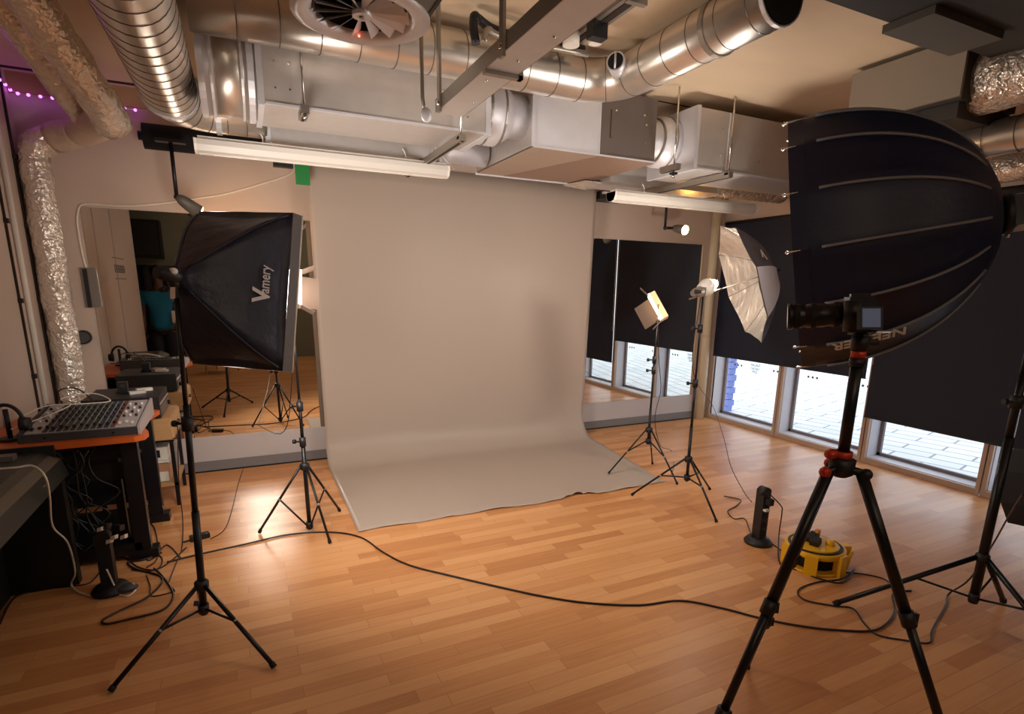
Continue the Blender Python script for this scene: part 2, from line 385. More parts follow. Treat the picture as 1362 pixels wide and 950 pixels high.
# ------------------------------------------------------------------ backdrop
def backdrop():
    t = thing('paper_backdrop', 'seamless mid grey paper backdrop hanging from a roll and sweeping out over the floor', 'backdrop', (-3.35, -.25, 0))
    prof = []
    for k in range(16): prof.append((-.2-.0*k, 2.62-(2.62-.26)*k/15))
    for k in range(1, 13):
        a = k/12*PI/2; prof.append((-.2-.26*(1-math.cos(a)), .26*(1-math.sin(a))+.006))
    n0 = len(prof); L0, LE = -.46, -1.80
    for k in range(1, 25): prof.append((L0+(LE-L0)*k/24, .006))
    bm = bmesh.new(); NX = 70; rows = []
    for j, (y, z) in enumerate(prof):
        row = []
        for i in range(NX+1):
            u = i/NX; tt = j/(len(prof)-1)
            xl = -4.73-.0*tt; xr = -2.01+(0 if j < n0 else -.18*((j-n0)/24))
            if j < 16: xr = -1.95 - .06*(j/15); xl = -4.745+.02*j/15
            x = xl+(xr-xl)*u; yy = y; zz = z
            if j >= n0:
                f = (j-n0)/24; yy += f*.045*math.sin(u*5+1)*.5 + f*.02*noise.noise(V(u*9,0,0)); zz += max(0, f*.014*(noise.noise(V(u*9, f*3, 2))+.15))
                if f > .92: zz += .010*max(0, noise.noise(V(u*22, 1, 5)))
                if f > .85 and .60 < u < .74: zz += .03*math.sin((u-.60)/.14*PI)*(f-.85)/.15*(1 if int(u*70) % 3 else .3); yy += .05*math.sin((u-.6)/.14*PI)*(f-.85)/.15
            else:
                yy += .010*math.sin(u*3.1+j*.12) + .006*noise.noise(V(u*4, j*.3, 0))
            row.append(bm.verts.new((x, min(yy, -.17) if j < 16 else yy, zz)))
        rows.append(row)
    for j in range(len(rows)-1):
        for i in range(NX):
            f = bm.faces.new((rows[j][i], rows[j][i+1], rows[j+1][i+1], rows[j+1][i])); f.smooth = True
    s = part('paper_sheet', bm, M['paper'], t)
    md = s.modifiers.new('th', 'SOLIDIFY'); md.thickness = .002
    part('paper_roll', MB().tube([V(-4.78,-.26,2.66), V(-1.93,-.26,2.66)], .06, 24), M['paper'], t)
    part('core_tube', MB().tube([V(-4.86,-.26,2.66), V(-1.86,-.26,2.66)], .028, 16), M['palewood'], t)
backdrop()
t = thing('black_backdrop_roll', 'black rolled backdrop under the ceiling, left end sticking out behind the white batten light', 'backdrop roll', (-5.6,-.3,2.5))
part('roll', MB().tube([V(-5.83,-.33,2.60), V(-4.95,-.33,2.60)], .085, 26), M['blackm'], t)
part('core_tube', MB().tube([V(-5.86,-.33,2.60), V(-4.9,-.33,2.60)], .03, 12), M['blackp'], t)
t = thing('green_backdrop_roll', 'green paper roll end peeking out left of the grey backdrop', 'backdrop roll', (-4.8,-.4,2.4))
gb = MB().prism([V(-4.85,-.43,2.35), V(-4.745,-.43,2.35), V(-4.745,-.43,2.62), V(-4.85,-.43,2.62)], (0,.004,0)); gb.tube([V(-4.85,-.39,2.62), V(-4.70,-.39,2.62)], .045, 20)
part('green_paper', gb, M['green'], t); part('end_bracket', MB().box(-5.0, -4.86, -.42, -.36, 2.47, 2.57).bevel(.01), M['blackp'], t)
# wall hooks of the roller system at the right
t = thing('roller_bracket', 'black wall bracket with white clips beside the top right corner of the grey backdrop', 'bracket', (-1.8,-.15,2.5))
part('plate', MB().box(-1.92, -1.55, -.22, 0, 2.50, 2.57), M['blackp'], t)
for z in (2.545, 2.585): part('clip', MB().box(-1.9, -1.62, -.26, -.222, z, z+.018), M['white'], t)

# ------------------------------------------------------------------ blinds
def blind(y1, y0, zb, label, xo=-.05, cord=True):
    t = thing('roller_blind', label, 'blind', (xo, (y0+y1)/2, zb), 'black roller blinds over the windows')
    bm = MB(); 
    bm.box(xo, xo+.004, y0, y1, zb, 2.37)
    part('blind_fabric', bm, M['blind'], t)
    part('bottom_bar', MB().box(xo-.004, xo+.008, y0, y1, zb-.012, zb+.006), M['blackp'], t)
    part('roller_tube', MB().tube([V(xo+.02,y0,2.37), V(xo+.02,y1,2.37)], .026, 16), M['blackp'], t)
    if cord: part('pull_cord', MB().tube([V(xo-.012,y1-.01,2.36), V(xo-.012,y1-.01,.95)], .0022, 6), M['wcable'], t)
    return t
blind(-.09, -2.035, .815, 'black blind over the corner windows, rightmost part hidden by the big softbox', -.045, False)
blind(-2.085, -3.20, .455, 'black roller blind pulled lowest, behind the camera on tripod')
blind(-3.25, -5.08, .46, 'black roller blind at the right edge behind the tall light stand', cord=False)
blind(-5.13, -8.1, .12, 'black roller blind farthest along the window wall, seen only by reflection', cord=False)

# ------------------------------------------------------------------ ducts and ceiling services
def spiral_run(name, label, pts, r, pitch=.12, m='spiral', seg=28, extras=None, capm=None):
    t = thing(name, label, 'air duct', pts[0])
    b = MB().tube(pts, r, seg); nf = len(b.bm.faces); acc = 0
    for i in range(len(pts)-1):
        a, c = Vector(pts[i]), Vector(pts[i+1]); L_ = (c-a).length; d = (c-a)/L_
        s_ = pitch-acc
        while s_ < L_:
            b.ring(a+d*s_, (d+V(.05,.05,.05)).normalized(), r, .005, seg, .0022); s_ += pitch
        acc = (acc+L_) % pitch
    b.bm.faces.ensure_lookup_table()
    for f in b.bm.faces[nf:]: f.material_index = 1
    part('duct_pipe', b, [M[m], M['seam']], t)
    return t
def arc(c, a, b, r, n=8):
    """quarter bend from direction a to direction b around corner point c"""
    c, a, b = Vector(c), Vector(a).normalized(), Vector(b).normalized()
    o = c-a*r+b*r; return [o + (-b*math.cos(k/n*PI/2) + a*math.sin(k/n*PI/2))*r for k in range(n+1)]
zC, yC = 2.83, -2.10
xH = -3.12
pts = [V(-5.405, yC, zC), V(-4.5, yC, zC)] + arc((xH, yC, zC), (1,0,0), (0,-1,0), .26)
pts += [V(xH, -3.36, zC)]
t = spiral_run('spiral_duct', 'long bright spiral duct crossing the room, bent towards the camera at its open end', pts, .119, .185)
part('open_mouth', MB().disc((xH,-3.362,zC), (0,1,0), .114), M['blackm'], t); part('mouth_rim', MB().ring((xH,-3.35,zC), (0,1,0), .122, .02), M['galv_light'], t)
part('end_collar', MB().ring((xH,-3.0,zC), (0,1,0), .122, .03,h=.006), M['steel'], t)
d_ = V(-.75,-.62,.1).normalized(); c0 = V(xH-.08,-2.32,zC+.0)
part('stub_spigot', MB().tube([c0, c0+d_*.13], .052, 20), M['galv_light'], t); part('damper_blade', MB().disc(c0+d_*.131, d_, .044), M['blackm'], t)
part('damper_bar', MB().tube([c0+d_*.134+V(0,0,.04), c0+d_*.134-V(0,0,.04)], .006, 6), M['galv_light'], t)
# spiral duct at the upper left
xA, zA, yA = -5.565, 2.63, -1.19
pts = [V(xA, -4.9, zA), V(xA, -2.6, zA)] + arc((xA, yA, zA), (0,1,0), (1,0,0), .22) + [V(-5.07, yA, zA)]
t = spiral_run('spiral_duct', 'fat spiral duct at upper left coming from above the camera and bending right', pts, .142, .105)
part('elbow_band', MB().ring((xA,yA-.23,zA), (0,1,0), .142, .03,h=.008).ring((xA+.23,yA,zA), (1,0,0), .142, .03,h=.008), M['galv_light'], t)
# big rectangular duct B with the round attenuator
t = thing('rectangular_duct', 'long galvanised rectangular duct under the ceiling, left half, behind the spiral duct', 'air duct', (-4.5,-1.7,2.5))
part('duct_body', MB().box(-5.12, -3.85, -1.92, -1.45, 2.50, 2.93), M['galv'], t)
part('flange', MB().box(-5.135, -5.105, -1.93, -1.44, 2.49, 2.94), M['galv_light'], t); part('flange', MB().box(-3.885, -3.85, -1.925, -1.445, 2.495, 2.935), M['galv_light'], t)
s_ = MB()
for x in (-5.05,-4.98,-4.15,-4.0):
    for z in (2.58, 2.7, 2.8): s_.tube([V(x,-1.924,z), V(x,-1.919,z)], .005, 8)
part('rivets', s_, M['chrome'], t)
part('edge_fold', MB().box(-5.10, -3.87, -1.926, -1.914, 2.498, 2.51), M['galv_light'], t)
part('round_attenuator', MB().tube([V(-5.40,-1.68,2.715), V(-5.135,-1.68,2.715)], .245, 40), M['spiral'], t)
part('attenuator_band', MB().ring((-5.385,-1.68,2.715),(1,0,0),.245,.03,40,.012).ring((-5.34,-1.68,2.715),(1,0,0),.245,.012,40,.007).ring((-5.16,-1.68,2.715),(1,0,0),.245,.03,40,.012).ring((-5.2,-1.68,2.715),(1,0,0),.245,.012,40,.007), M['galv_light'], t)
cone = MB().tube([V(-3.85,-1.62,2.71),V(-3.78,-1.62,2.71),V(-3.70,-1.62,2.71),V(-3.62,-1.62,2.71),V(-3.60,-1.62,2.71),V(-3.50,-1.62,2.71)], [.195,.197,.197,.15,.135,.135], 36)
part('round_reducer', cone, M['galv_light'], t); part('reducer_band', MB().ring((-3.79,-1.62,2.71),(1,0,0),.196,.012,36).ring((-3.69,-1.62,2.71),(1,0,0),.196,.012,36), M['steel'], t)
# lower rectangular duct E behind it
t = thing('rectangular_duct', 'lower and farther galvanised duct seen beneath the long left one, ending in round spigots', 'air duct', (-4.5,-1,2.48))
part('duct_body', MB().box(-5.07, -3.93, -1.22, -.80, 2.47, 2.78), M['galv'], t)
part('flange', MB().box(-5.08, -5.05, -1.23, -.79, 2.46, 2.79), M['galv_light'], t); part('flange', MB().box(-3.955, -3.93, -1.23, -.79, 2.46, 2.79), M['galv_light'], t)
part('round_spigot', MB().tube([V(-3.93,-1.02,2.6),V(-3.84,-1.02,2.6),V(-3.80,-1.02,2.6),V(-3.52,-1.02,2.6)], [.135,.135,.1,.1], 28), M['galv_light'], t)
# plenum box D
t = thing('plenum_box', 'suspended metal air box at ceiling centre, front half bright and half dark', 'air unit', (-3,-1.4,2.5))
zb, zt = 2.5, 2.92
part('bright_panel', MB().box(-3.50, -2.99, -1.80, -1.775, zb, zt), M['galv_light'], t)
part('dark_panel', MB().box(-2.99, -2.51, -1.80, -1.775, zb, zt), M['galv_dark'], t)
part('side_panel', MB().box(-3.50, -3.48, -1.775, -.80, zb, zt), M['galv'], t)
part('casing', MB().box(-3.48, -2.51, -1.775, -.80, zb+.01, zt), M['galv'], t)
part('tan_base_panel', MB().prism([V(-3.5,-1.8,zb-.006),V(-2.99,-1.8,zb-.006),V(-3.28,-.8,zb-.006),V(-3.5,-.8,zb-.006)], (0,0,.012)), M['duct_brown'], t)
part('brown_base_panel', MB().prism([V(-2.985,-1.8,zb-.006),V(-2.51,-1.8,zb-.006),V(-2.51,-.8,zb-.006),V(-3.275,-.8,zb-.006)], (0,0,.012)), mat('brown_panel', (150,122,104), .5, .2), t)
for bx in ((-3.51,-2.5,-.81,-.79,zb-.014,zb+.01),(-3.51,-3.495,-1.81,-1.795,zb,zt),(-2.995,-2.985,-1.806,-1.795,zb,zt),(-3.5,-2.5,-1.808,-1.795,zb-.004,zb+.006)): part('edge_strip', MB().box(*bx), M['galv_light'], t)
s_ = MB()
for x, z in ((-2.86,2.8),(-2.62,2.8),(-2.88,2.62),(-2.60,2.62),(-2.60,2.74)): s_.tube([V(x,-1.806,z), V(x,-1.799,z)], .007, 8)
part('rivets', s_, M['chrome'], t)
part('hatch_seam', MB().box(-2.905,-2.90,-1.803,-1.799,2.62,2.80), M['groove'], t)
# duct K at right with reducer
t = thing('rectangular_duct', 'galvanised rectangular duct right of the big air box, partly behind the big softbox', 'air duct', (-1.6,-1.6,2.5))
part('duct_body', MB().box(-2.24, -.55, -1.92, -1.40, 2.47, 2.88), M['galv'], t)
part('flange', MB().box(-2.25,-2.22,-1.93,-1.39,2.46,2.89), M['galv_light'], t)
part('edge_fold', MB().box(-2.22,-.55,-1.925,-1.915,2.465,2.478).box(-1.93,-1.915,-1.925,-1.915,2.47,2.88), M['galv_light'], t)
s_ = MB()
for x in (-2.0,-1.6,-1.2):
    for z in (2.58,2.76): s_.tube([V(x,-1.925,z), V(x,-1.918,z)], .005, 8)
part('rivets', s_, M['chrome'], t)
part('round_reducer', MB().tube([V(-2.51,-1.62,2.69),V(-2.42,-1.62,2.69),V(-2.36,-1.62,2.69),V(-2.24,-1.62,2.69)], [.135,.14,.18,.18], 36), M['galv_light'], t)
part('reducer_band', MB().ring((-2.40,-1.62,2.69),(1,0,0),.16,.012,36).ring((-2.30,-1.62,2.69),(1,0,0),.18,.012,36), M['steel'], t)
# duct L lower right, flexible foil tail
t = thing('rectangular_duct', 'lower shallow duct behind the right batten light, running towards the foil hose', 'air duct', (-2,-1,2.47))
part('duct_body', MB().box(-2.46, -1.25, -1.18, -.80, 2.47, 2.72), M['galv'], t)
part('flange', MB().box(-1.27,-1.24,-1.19,-.79,2.46,2.73), M['galv_light'], t)
fx = MB(); pts = []; rr = []
for k in range(26): pts.append(V(-1.24+k*.04, -1.0, 2.60)); rr.append(.11+(.008 if k % 2 else -.004)+.006*random.random())
fx.tube(pts, rr, 20)
for xx in (-1.0, -.5): fx.tube([V(xx,-1.0,2.70), V(xx,-1.0,H)], .004, 6)
solo('flexible_foil_hose', fx, M['foil'], 'crinkled silver flexible hose leaving the shallow duct behind the right batten light', 'air duct')
solo('foil_hose_offcut', MB().prism([V(-2.62,-1.05,2.475),V(-2.3,-1.05,2.47),V(-2.42,-.72,2.47),V(-2.66,-.76,2.478)], (0,0,.01)), M['foil'], 'loose flap of silver foil sticking out behind the air box at its right bottom edge', 'foil')

# foil insulated duct, left corner
def foil_tube(pts, r, seg=22, step=.035):
    P_ = []; pts = [Vector(p) for p in pts]
    for i in range(len(pts)-1):
        n = max(1, int((pts[i+1]-pts[i]).length/step))
        for k in range(n): P_.append(pts[i].lerp(pts[i+1], k/n))
    P_.append(pts[-1]); b = MB(); b.tube(P_, r, seg)
    for v in b.bm.verts:
        n = noise.noise(v.co*9)*.012 + noise.noise(v.co*26)*.006; near = min(P_, key=lambda p: (p-v.co).length_squared)
        d = (v.co-near); v.co += d.normalized()*n if d.length > 1e-4 else V(0,0,0)
    return b
t = thing('foil_duct', 'foil wrapped duct rising in the left corner and turning along the ceiling towards the camera', 'air duct', (-6.5,-.14,.62))
P1 = at(142,150,d=3.3); P2 = at(43,2,d=2.62); dn = (P2-P1).normalized()
part('riser', foil_tube([V(-6.515,-.12,.60), V(-6.515,-.12,2.42)] + arc((-6.515,-.12,2.55), (0,0,1), (1,0,0), .12, 5), .092), M['foil'], t)
part('cross_piece', foil_tube([V(-6.38,-.13,2.56), V(-6.2,-.25,2.60), P1-dn*.05], .095), mat('dull_foil', (214,196,176), .5, .25, bump=.5, bscale=18, det=5), t, 'dull beige wrapped cross piece')
part('ceiling_run', foil_tube([P1-dn*.10, P1, P2, P2+dn*1.2], .100), M['foil'], t)
part('floor_tape', MB().ring((-6.515,-.12,.66), (0,0,1), .098, .05), M['chrome'], t)
Q1 = at(116,160,d=3.62); Q2 = at(-2,3,d=2.95); dq = (Q2-Q1).normalized()
solo('foil_duct', foil_tube([Q1, Q2, Q2+dq*1.0], .080), M['foil'], 'second foil wrapped duct, leftmost at the ceiling beside the larger foil run', 'air duct')

# dark ducts, upper right
t = thing('grey_ceiling_duct', 'grey painted rectangular duct end hanging above the big softbox, upper right', 'air duct', (-1.4,-3,2.6))
part('grey_side', MB().box(-1.68, -1.66, -3.33, -2.68, 2.655, 2.95), M['duct_grey'], t)
part('dark_body', MB().box(-1.66, -1.1, -3.33, -2.68, 2.64, 2.95), M['duct_black'], t)
part('drop_plate', MB().box(-1.62,-.95,-3.30,-2.72,2.56,2.64).bevel(.02), M['duct_black'], t)
t = thing('dark_ceiling_duct', 'dark wide duct crossing the ceiling at the top right corner', 'air duct', (-1.8,-3.8,2.8))
part('duct_body', MB().box(-3.02, -.3, -4.5, -3.40, 2.83, 2.97), M['duct_black'], t)
part('grey_underside', MB().box(-2.46, -1.9, -3.60, -3.37, 2.795, 2.83), mat('dull_grey_underside', (104,100,92), .6, .2), t)
part('second_underside', MB().box(-2.15, -.4, -4.5, -3.85, 2.77, 2.83), mat('dull_grey_underside2', (88,86,84), .6, .2), t)
solo('foil_duct', foil_tube([at(1300,112,d=3.15), at(1300,112,d=3.15)+V(0.05,-1.2,.02)], .165), M['foil'], 'foil wrapped duct running from the grey duct end to the right edge of the picture', 'air duct')
pts = [at(1238,200,d=3.6), at(1238,200,d=3.6)+V(.0,-1.3,.0)]
t = spiral_run('spiral_duct', 'thin dull spiral duct below the foil duct at upper right, behind the softbox', pts, .10, .16)
part('hanger_rod', MB().tube([pts[0].lerp(pts[1],.5)+V(0,0,.09), V(pts[0].x, (pts[0].y+pts[1].y)/2, H)], .004, 6), M['chrome'], t)
q = at(1290,232,d=3.75)
solo('foil_duct', foil_tube([q, q+V(0,-1.4,.0)], .085).tube([q+V(.02,-.7,.08), V(q.x+.02,q.y-.7,H)], .004, 6), M['foil'], 'lowest foil wrapped hose at the right edge, just above the big softbox', 'air duct')

# swirl diffuser with its box
ctr = V(-4.80, -2.93, 2.58)
t = thing('swirl_diffuser', 'round metal swirl air diffuser with radial blades at top centre', 'diffuser', ctr)
R0 = .252
prof = [(.172,.05),(.176,.015),(.182,.0),(.196,-.012),(.228,-.016),(R0,-.006),(R0,.0),(.23,.012),(.19,.04)]
bm = bmesh.new(); rings = []
for r_, z_ in prof: rings.append([bm.verts.new(ctr+V(r_*math.cos(2*PI*k/48), r_*math.sin(2*PI*k/48), z_)) for k in range(48)])
for i in range(len(rings)-1):
    for k in range(48):
        f = bm.faces.new((rings[i][k], rings[i][(k+1)%48], rings[i+1][(k+1)%48], rings[i+1][k])); f.smooth = True
part('outer_cone', bm, M['galv_light'], t)
part('hub', MB().tube([ctr+V(0,0,-.006), ctr+V(0,0,.03)], .035, 20), M['galv_light'], t)
part('hub_screw', MB().tube([ctr+V(0,0,-.012), ctr+V(0,0,-.004)], .01, 12), M['steel'], t)
for k in range(14):
    a = 2*PI*k/14+.1; d = V(math.cos(a), math.sin(a), 0); w = V(-math.sin(a), math.cos(a), 0)*.8-V(0,0,.6)
    b = MB(); p0 = ctr+d*.03+V(0,0,.01); p1 = ctr+d*.172+V(0,0,.012)
    b.prism([p0-w*.004, p0+w*.006, p1+w*.040, p1-w*.008], V(0,0,.0015)); part('blade', b, M['galv_light'], t)
part('neck', MB().tube([ctr+V(0,0,.012), ctr+V(0,0,.145)], .165, 32, cap=False), M['duct_black'], t)
part('throat', MB().disc(ctr+V(0,0,.13), (0,0,1), .163), M['blackm'], t)
part('indicator', MB().ball(ctr+V(.02,.17,-.006), .004, 8), emitm('red_dot', (255,90,60), 6), t)
t = thing('diffuser_plenum', 'dark galvanised box above the round swirl diffuser at the top edge', 'air unit', (-4.7,-2.95,2.72))
part('box_body', MB().box(-5.05, -4.48, -3.25, -2.62, 2.72, 2.96), mat('plenum_metal', (120,118,112), .45, .6), t)
part('corner_edge', MB().box(-4.485,-4.47,-3.26,-2.61,2.715,2.965), M['duct_black'], t)

# cable tray
t = thing('cable_tray', 'wide metal cable tray running from top right down to its open end in mid ceiling', 'cable tray', (-4.26,-3,2.45))
part('tray_base', MB().box(-4.335,-4.195,-4.8,-2.36,2.45,2.454), M['galv'], t)
part('tray_side', MB().box(-4.339,-4.335,-4.8,-2.36,2.45,2.51), M['steel'], t, 'darker left side wall')
part('tray_side', MB().box(-4.195,-4.191,-4.8,-2.36,2.45,2.51), M['steel'], t)
for y in (-3.2,-2.45): part('hanger_strap', MB().box(-4.352,-4.340,y-.018,y+.018,2.43,2.97), M['steel'], t)
for y in (-3.2, -2.45): part('hanger_bolt', MB().tube([V(-4.36,y,2.47),V(-4.33,y,2.47)], .012, 8), M['chrome'], t)
part('joint_bracket', MB().box(-4.34,-4.17,-3.02,-2.99,2.435,2.449).box(-4.19,-4.17,-3.02,-2.99,2.435,2.52), M['steel'], t)
s_ = MB()
for y in (-3.4,-3.15,-2.9,-2.6): s_.ball((-4.26+.03*math.sin(y*9),y,2.449), .006, 8)
part('rivets', s_, M['chrome'], t)
t = thing('tray_end_hook', 'bent metal strap hanging at the open end of the cable tray', 'bracket', (-4.36,-2.36,2.4))
part('strap', MB().tube([V(-4.41,-2.38,2.95),V(-4.41,-2.38,2.5),V(-4.40,-2.385,2.43)], .010, 8), M['steel'], t); part('end_plate', MB().ball((-4.395,-2.39,2.425), .03, 12, (1,.4,1.2)), M['galv_light'], t)
# thin strut on the ceiling with cables
t = thing('ceiling_strut', 'thin metal channel fixed along the ceiling right of the cable tray', 'strut', (-3.52,-3,2.9))
part('channel', MB().box(-3.56,-3.47,-5,-2.22,2.925,2.975), M['steel'], t); part('slot', MB().box(-3.535,-3.495,-5,-2.22,2.921,2.926), M['groove'], t)
part('conduit', MB().tube([V(-3.60,-5,2.95),V(-3.60,-2.22,2.95)], .012, 10), M['galv_light'], t)
part('saddle_clip', MB().box(-3.57,-3.46,-2.88,-2.85,2.90,2.925), M['steel'], t)
t = thing('junction_cap', 'white round junction caps with a black clamp on the ceiling strut', 'junction box', (-3.55,-2.5,2.88))
part('cap', MB().tube([V(-3.60,-2.42,2.86),V(-3.60,-2.42,2.92)], .045, 20), M['white'], t); part('cap', MB().tube([V(-3.50,-2.5,2.86),V(-3.50,-2.5,2.92)], .035, 20), M['white'], t)
part('clamp', MB().box(-3.58,-3.49,-2.60,-2.54,2.85,2.93), M['blackp'], t)
# black pipe with grey conduit in the ceiling
t = thing('black_drain_pipe', 'black bent pipe hanging under the ceiling between diffuser and tray', 'pipe', (-4.2,-2,2.9))
q0 = at(668,44,z=2.90); q1 = at(632,24,z=2.92)
part('pipe', MB().tube(smooth([V(q0.x+.5,q0.y,2.91), q0, q1, V(q1.x,q1.y-.01,2.80)], 4), .022, 12), M['blackp'], t)
part('grey_pipe', MB().tube(smooth([V(q0.x+.5,q0.y-.05,2.87), V(q0.x,q0.y-.05,2.86), V(q1.x+.05,q1.y-.05,2.86), V(q1.x+.03,q1.y-.05,2.80)], 4), .016, 12), M['steel'], t)
part('elbow', MB().ball(q1, .03, 12), M['blackp'], t)

# threaded rods and unistruts
def rod(x, y, z0, z1, label, hook=False):
    t = thing('threaded_rod', label, 'hanger', (x,y,z0))
    part('rod', MB().tube([V(x,y,z0), V(x,y,z1)], .006, 8), M['chrome'], t)
    part('clamp', MB().box(x-.02,x+.02,y-.02,y+.02,z0+.02,z0+.035), M['blackp'], t)
    part('nut', MB().tube([V(x,y,z0-.0), V(x,y,z0+.02)], .011, 6), M['chrome'], t)
    return t
rod(-4.92,-1.96,2.44,2.97,'threaded rod in front of the long left rectangular duct')
rod(-1.95,-1.97,2.42,2.97,'threaded rod in front of the right rectangular duct')
rod(-4.06,-1.97,2.42,2.97,'threaded rod beside the right end of the long left duct')
rod(-2.45,-1.95,2.38,2.97,'threaded rod at the right corner of the big air box')
def strut(x, y0, y1, z, label):
    t = thing('support_strut', label, 'strut', (x,(y0+y1)/2,z))
    part('channel', MB().box(x-.02,x+.02,y0,y1,z-.02,z+.02), M['steel'], t)
    part('slot', MB().box(x-.008,x+.008,y0,y1,z-.022,z-.019), M['groove'], t); return t
strut(-4.92,-2.0,-1.84,2.478,'metal strut under the left end of the long duct')
strut(-4.06,-2.0,-.75,2.445,'metal strut under the right end of the long duct')
strut(-1.95,-2.0,-.75,2.44,'metal strut under the right rectangular duct')
strut(-2.45,-2.0,-1.82,2.448,'metal strut under the right edge of the big air box')

# batten lights
def batten(x0, x1, y, z, label, wires, dm='tubewhite'):
    t = thing('batten_light', label, 'ceiling light', ((x0+x1)/2, y, z))
    pr_ = [(-.062,.03),(-.062,.0),(-.045,-.032),(-.02,-.042),(.02,-.042),(.045,-.032),(.062,0),(.062,.03)]
    part('diffuser', MB().prism([V(x0,y+a,z+b) for a, b in pr_], (x1-x0,0,0)), M[dm], t)
    e = MB()
    for xx in (x0, x1-.014): e.prism([V(xx,y+a*1.04,z+b*1.04) for a, b in pr_], (.014,0,0))
    part('end_cap', e, M['white'], t)
    part('spine', MB().box(x0+.02,x1-.02,y-.04,y+.04,z+.03,z+.05), M['white'], t)
    b = MB()
    for k in (-.02, .012): b.box(x0+.02,x1-.02,y+k,y+k+.006,z-.0445,z-.0415)
    part('ribs', b, M['white'], t)
    for xx in wires: part('suspension_hook', MB().tube(smooth([V(xx,y,z+.05),V(xx,y,z+.09),V(xx-.02,y,z+.12)],4), .004, 6), M['white'], t)
    return t
batten(-5.475,-3.90,-1.24,2.395,'white batten light under the left ducts, in front of the top of the backdrop', (-5.1,-4.2))
batten(-2.53,-.93,-1.30,2.335,'white batten light at right, below the right rectangular duct', (-2.2,-1.3))
t = thing('white_flex', 'thin white wire bent in a triangle at the right end of the left batten light', 'cable', (-3.95,-1.2,2.4))
part('wire', MB().tube([V(-4.02,-1.24,2.46),V(-4.0,-1.24,2.56),V(-3.86,-1.27,2.41),V(-4.0,-1.26,2.415)], .004, 6), M['white'], t)

# ceiling spot lamps
def spot(base, tip, head, hd, label, toward):
    t = thing('spot_lamp', label, 'spotlight', base)
    part('ceiling_plate', MB().box(base.x-.09,base.x+.09,base.y-.03,base.y+.03,base.z-.02,base.z), M['black'], t)
    part('stem', MB().tube([base, tip], .013, 10), M['black'], t)
    part('swivel', MB().tube([tip, head-hd*.05], .014, 10).ball(tip, .02, 10), M['blackp'], t)
    part('lamp_shade', MB().tube([head-hd*.06, head-hd*.03, head, head+hd*.10], [.018,.034,.04,.05], 20, cap=True), mat('lamp_shade_grey', (92,86,78), .5), t)
    part('reflector_bulb', MB().tube([head+hd*.095, head+hd*.108], [.047,.044], 20), M['e_spot'], t)
    return t
b0 = at(228,200,wy=-.55); h0 = at(232,262,wy=-.55)
spot(V(b0.x,-.55,2.55), V(b0.x,-.55,h0.z), V(h0.x+.06,-.55,h0.z-.03), V(.75,.35,-.55).normalized(), 'grey spot lamp on a black stem above the left softbox, glowing on the wall', None)
b1 = at(887,268,wy=-.6); h1 = at(903,306,wy=-.6)
spot(V(b1.x,-.6,2.50), V(b1.x,-.6,h1.z+.01), V(h1.x-.03,-.61,h1.z+.01), V(.15,-.93,-.2).normalized(), 'lit orange spot lamp on a black stem above the right mirror', None)
# LED strip
t = thing('led_strip', 'strip of violet lights along the top of the wall in the upper left corner', 'string lights', (-6.3,-.04,2.85))
L_ = [at(x, y, wy=-.045) for x, y in ((14,119),(24,124),(38,126),(54,128),(70,130),(86,132),(102,134),(118,136),(134,138),(150,141),(166,144),(180,146))]
L2 = [V(-6.59,-.06-k*.10,2.86) for k in range(1,8)]
part('strip_tape', MB().tube(L2[::-1]+L_, .005, 6), M['clear'], t)
for p in L2+L_: part('led', MB().ball(p+V(0,-.008,-.004), .010, 8), M['e_violet'], t)

# white surface cable on the back wall + wall items
P_ = [at(x, y, wy=-.006) for x, y in ((394,222),(385,232),(350,244),(300,258),(262,264),(220,270),(170,274),(130,272),(110,272),(104,280),(103,300),(110,340),(115,358))]
solo('wall_cable', MB().tube(smooth(P_, 5), .007, 8), M['wcable'], 'white cable pinned across the wall above the left mirror, dropping to a socket plate', 'cable')
t = thing('wall_bracket', 'tall grey plate with a black slot at the left edge of the left mirror', 'wall plate', at(116,408,wy=0))
a_, b_ = at(107,356,wy=0), at(127,409,wy=0)
part('plate', MB().box(a_.x, a_.x+.10, -.02, 0, b_.z, a_.z), mat('grey_plate', (120,112,104), .5), t); part('slot', MB().box(a_.x+.015, a_.x+.04, -.03, -.02, b_.z, a_.z-.01), M['blackp'], t)
cc = at(110,449,wy=-.05)
t = thing('wall_thermostat', 'round black wall dial below the grey plate beside the foil duct', 'dial', V(cc.x,0,cc.z))
part('housing', MB().tube([V(cc.x,-.008,cc.z), V(cc.x,-.055,cc.z)], .052, 28), M['blackp'], t); part('face', MB().tube([V(cc.x,-.055,cc.z), V(cc.x,-.06,cc.z)], [.046,.04], 28), mat('dial_face', (70,66,64), .5), t)

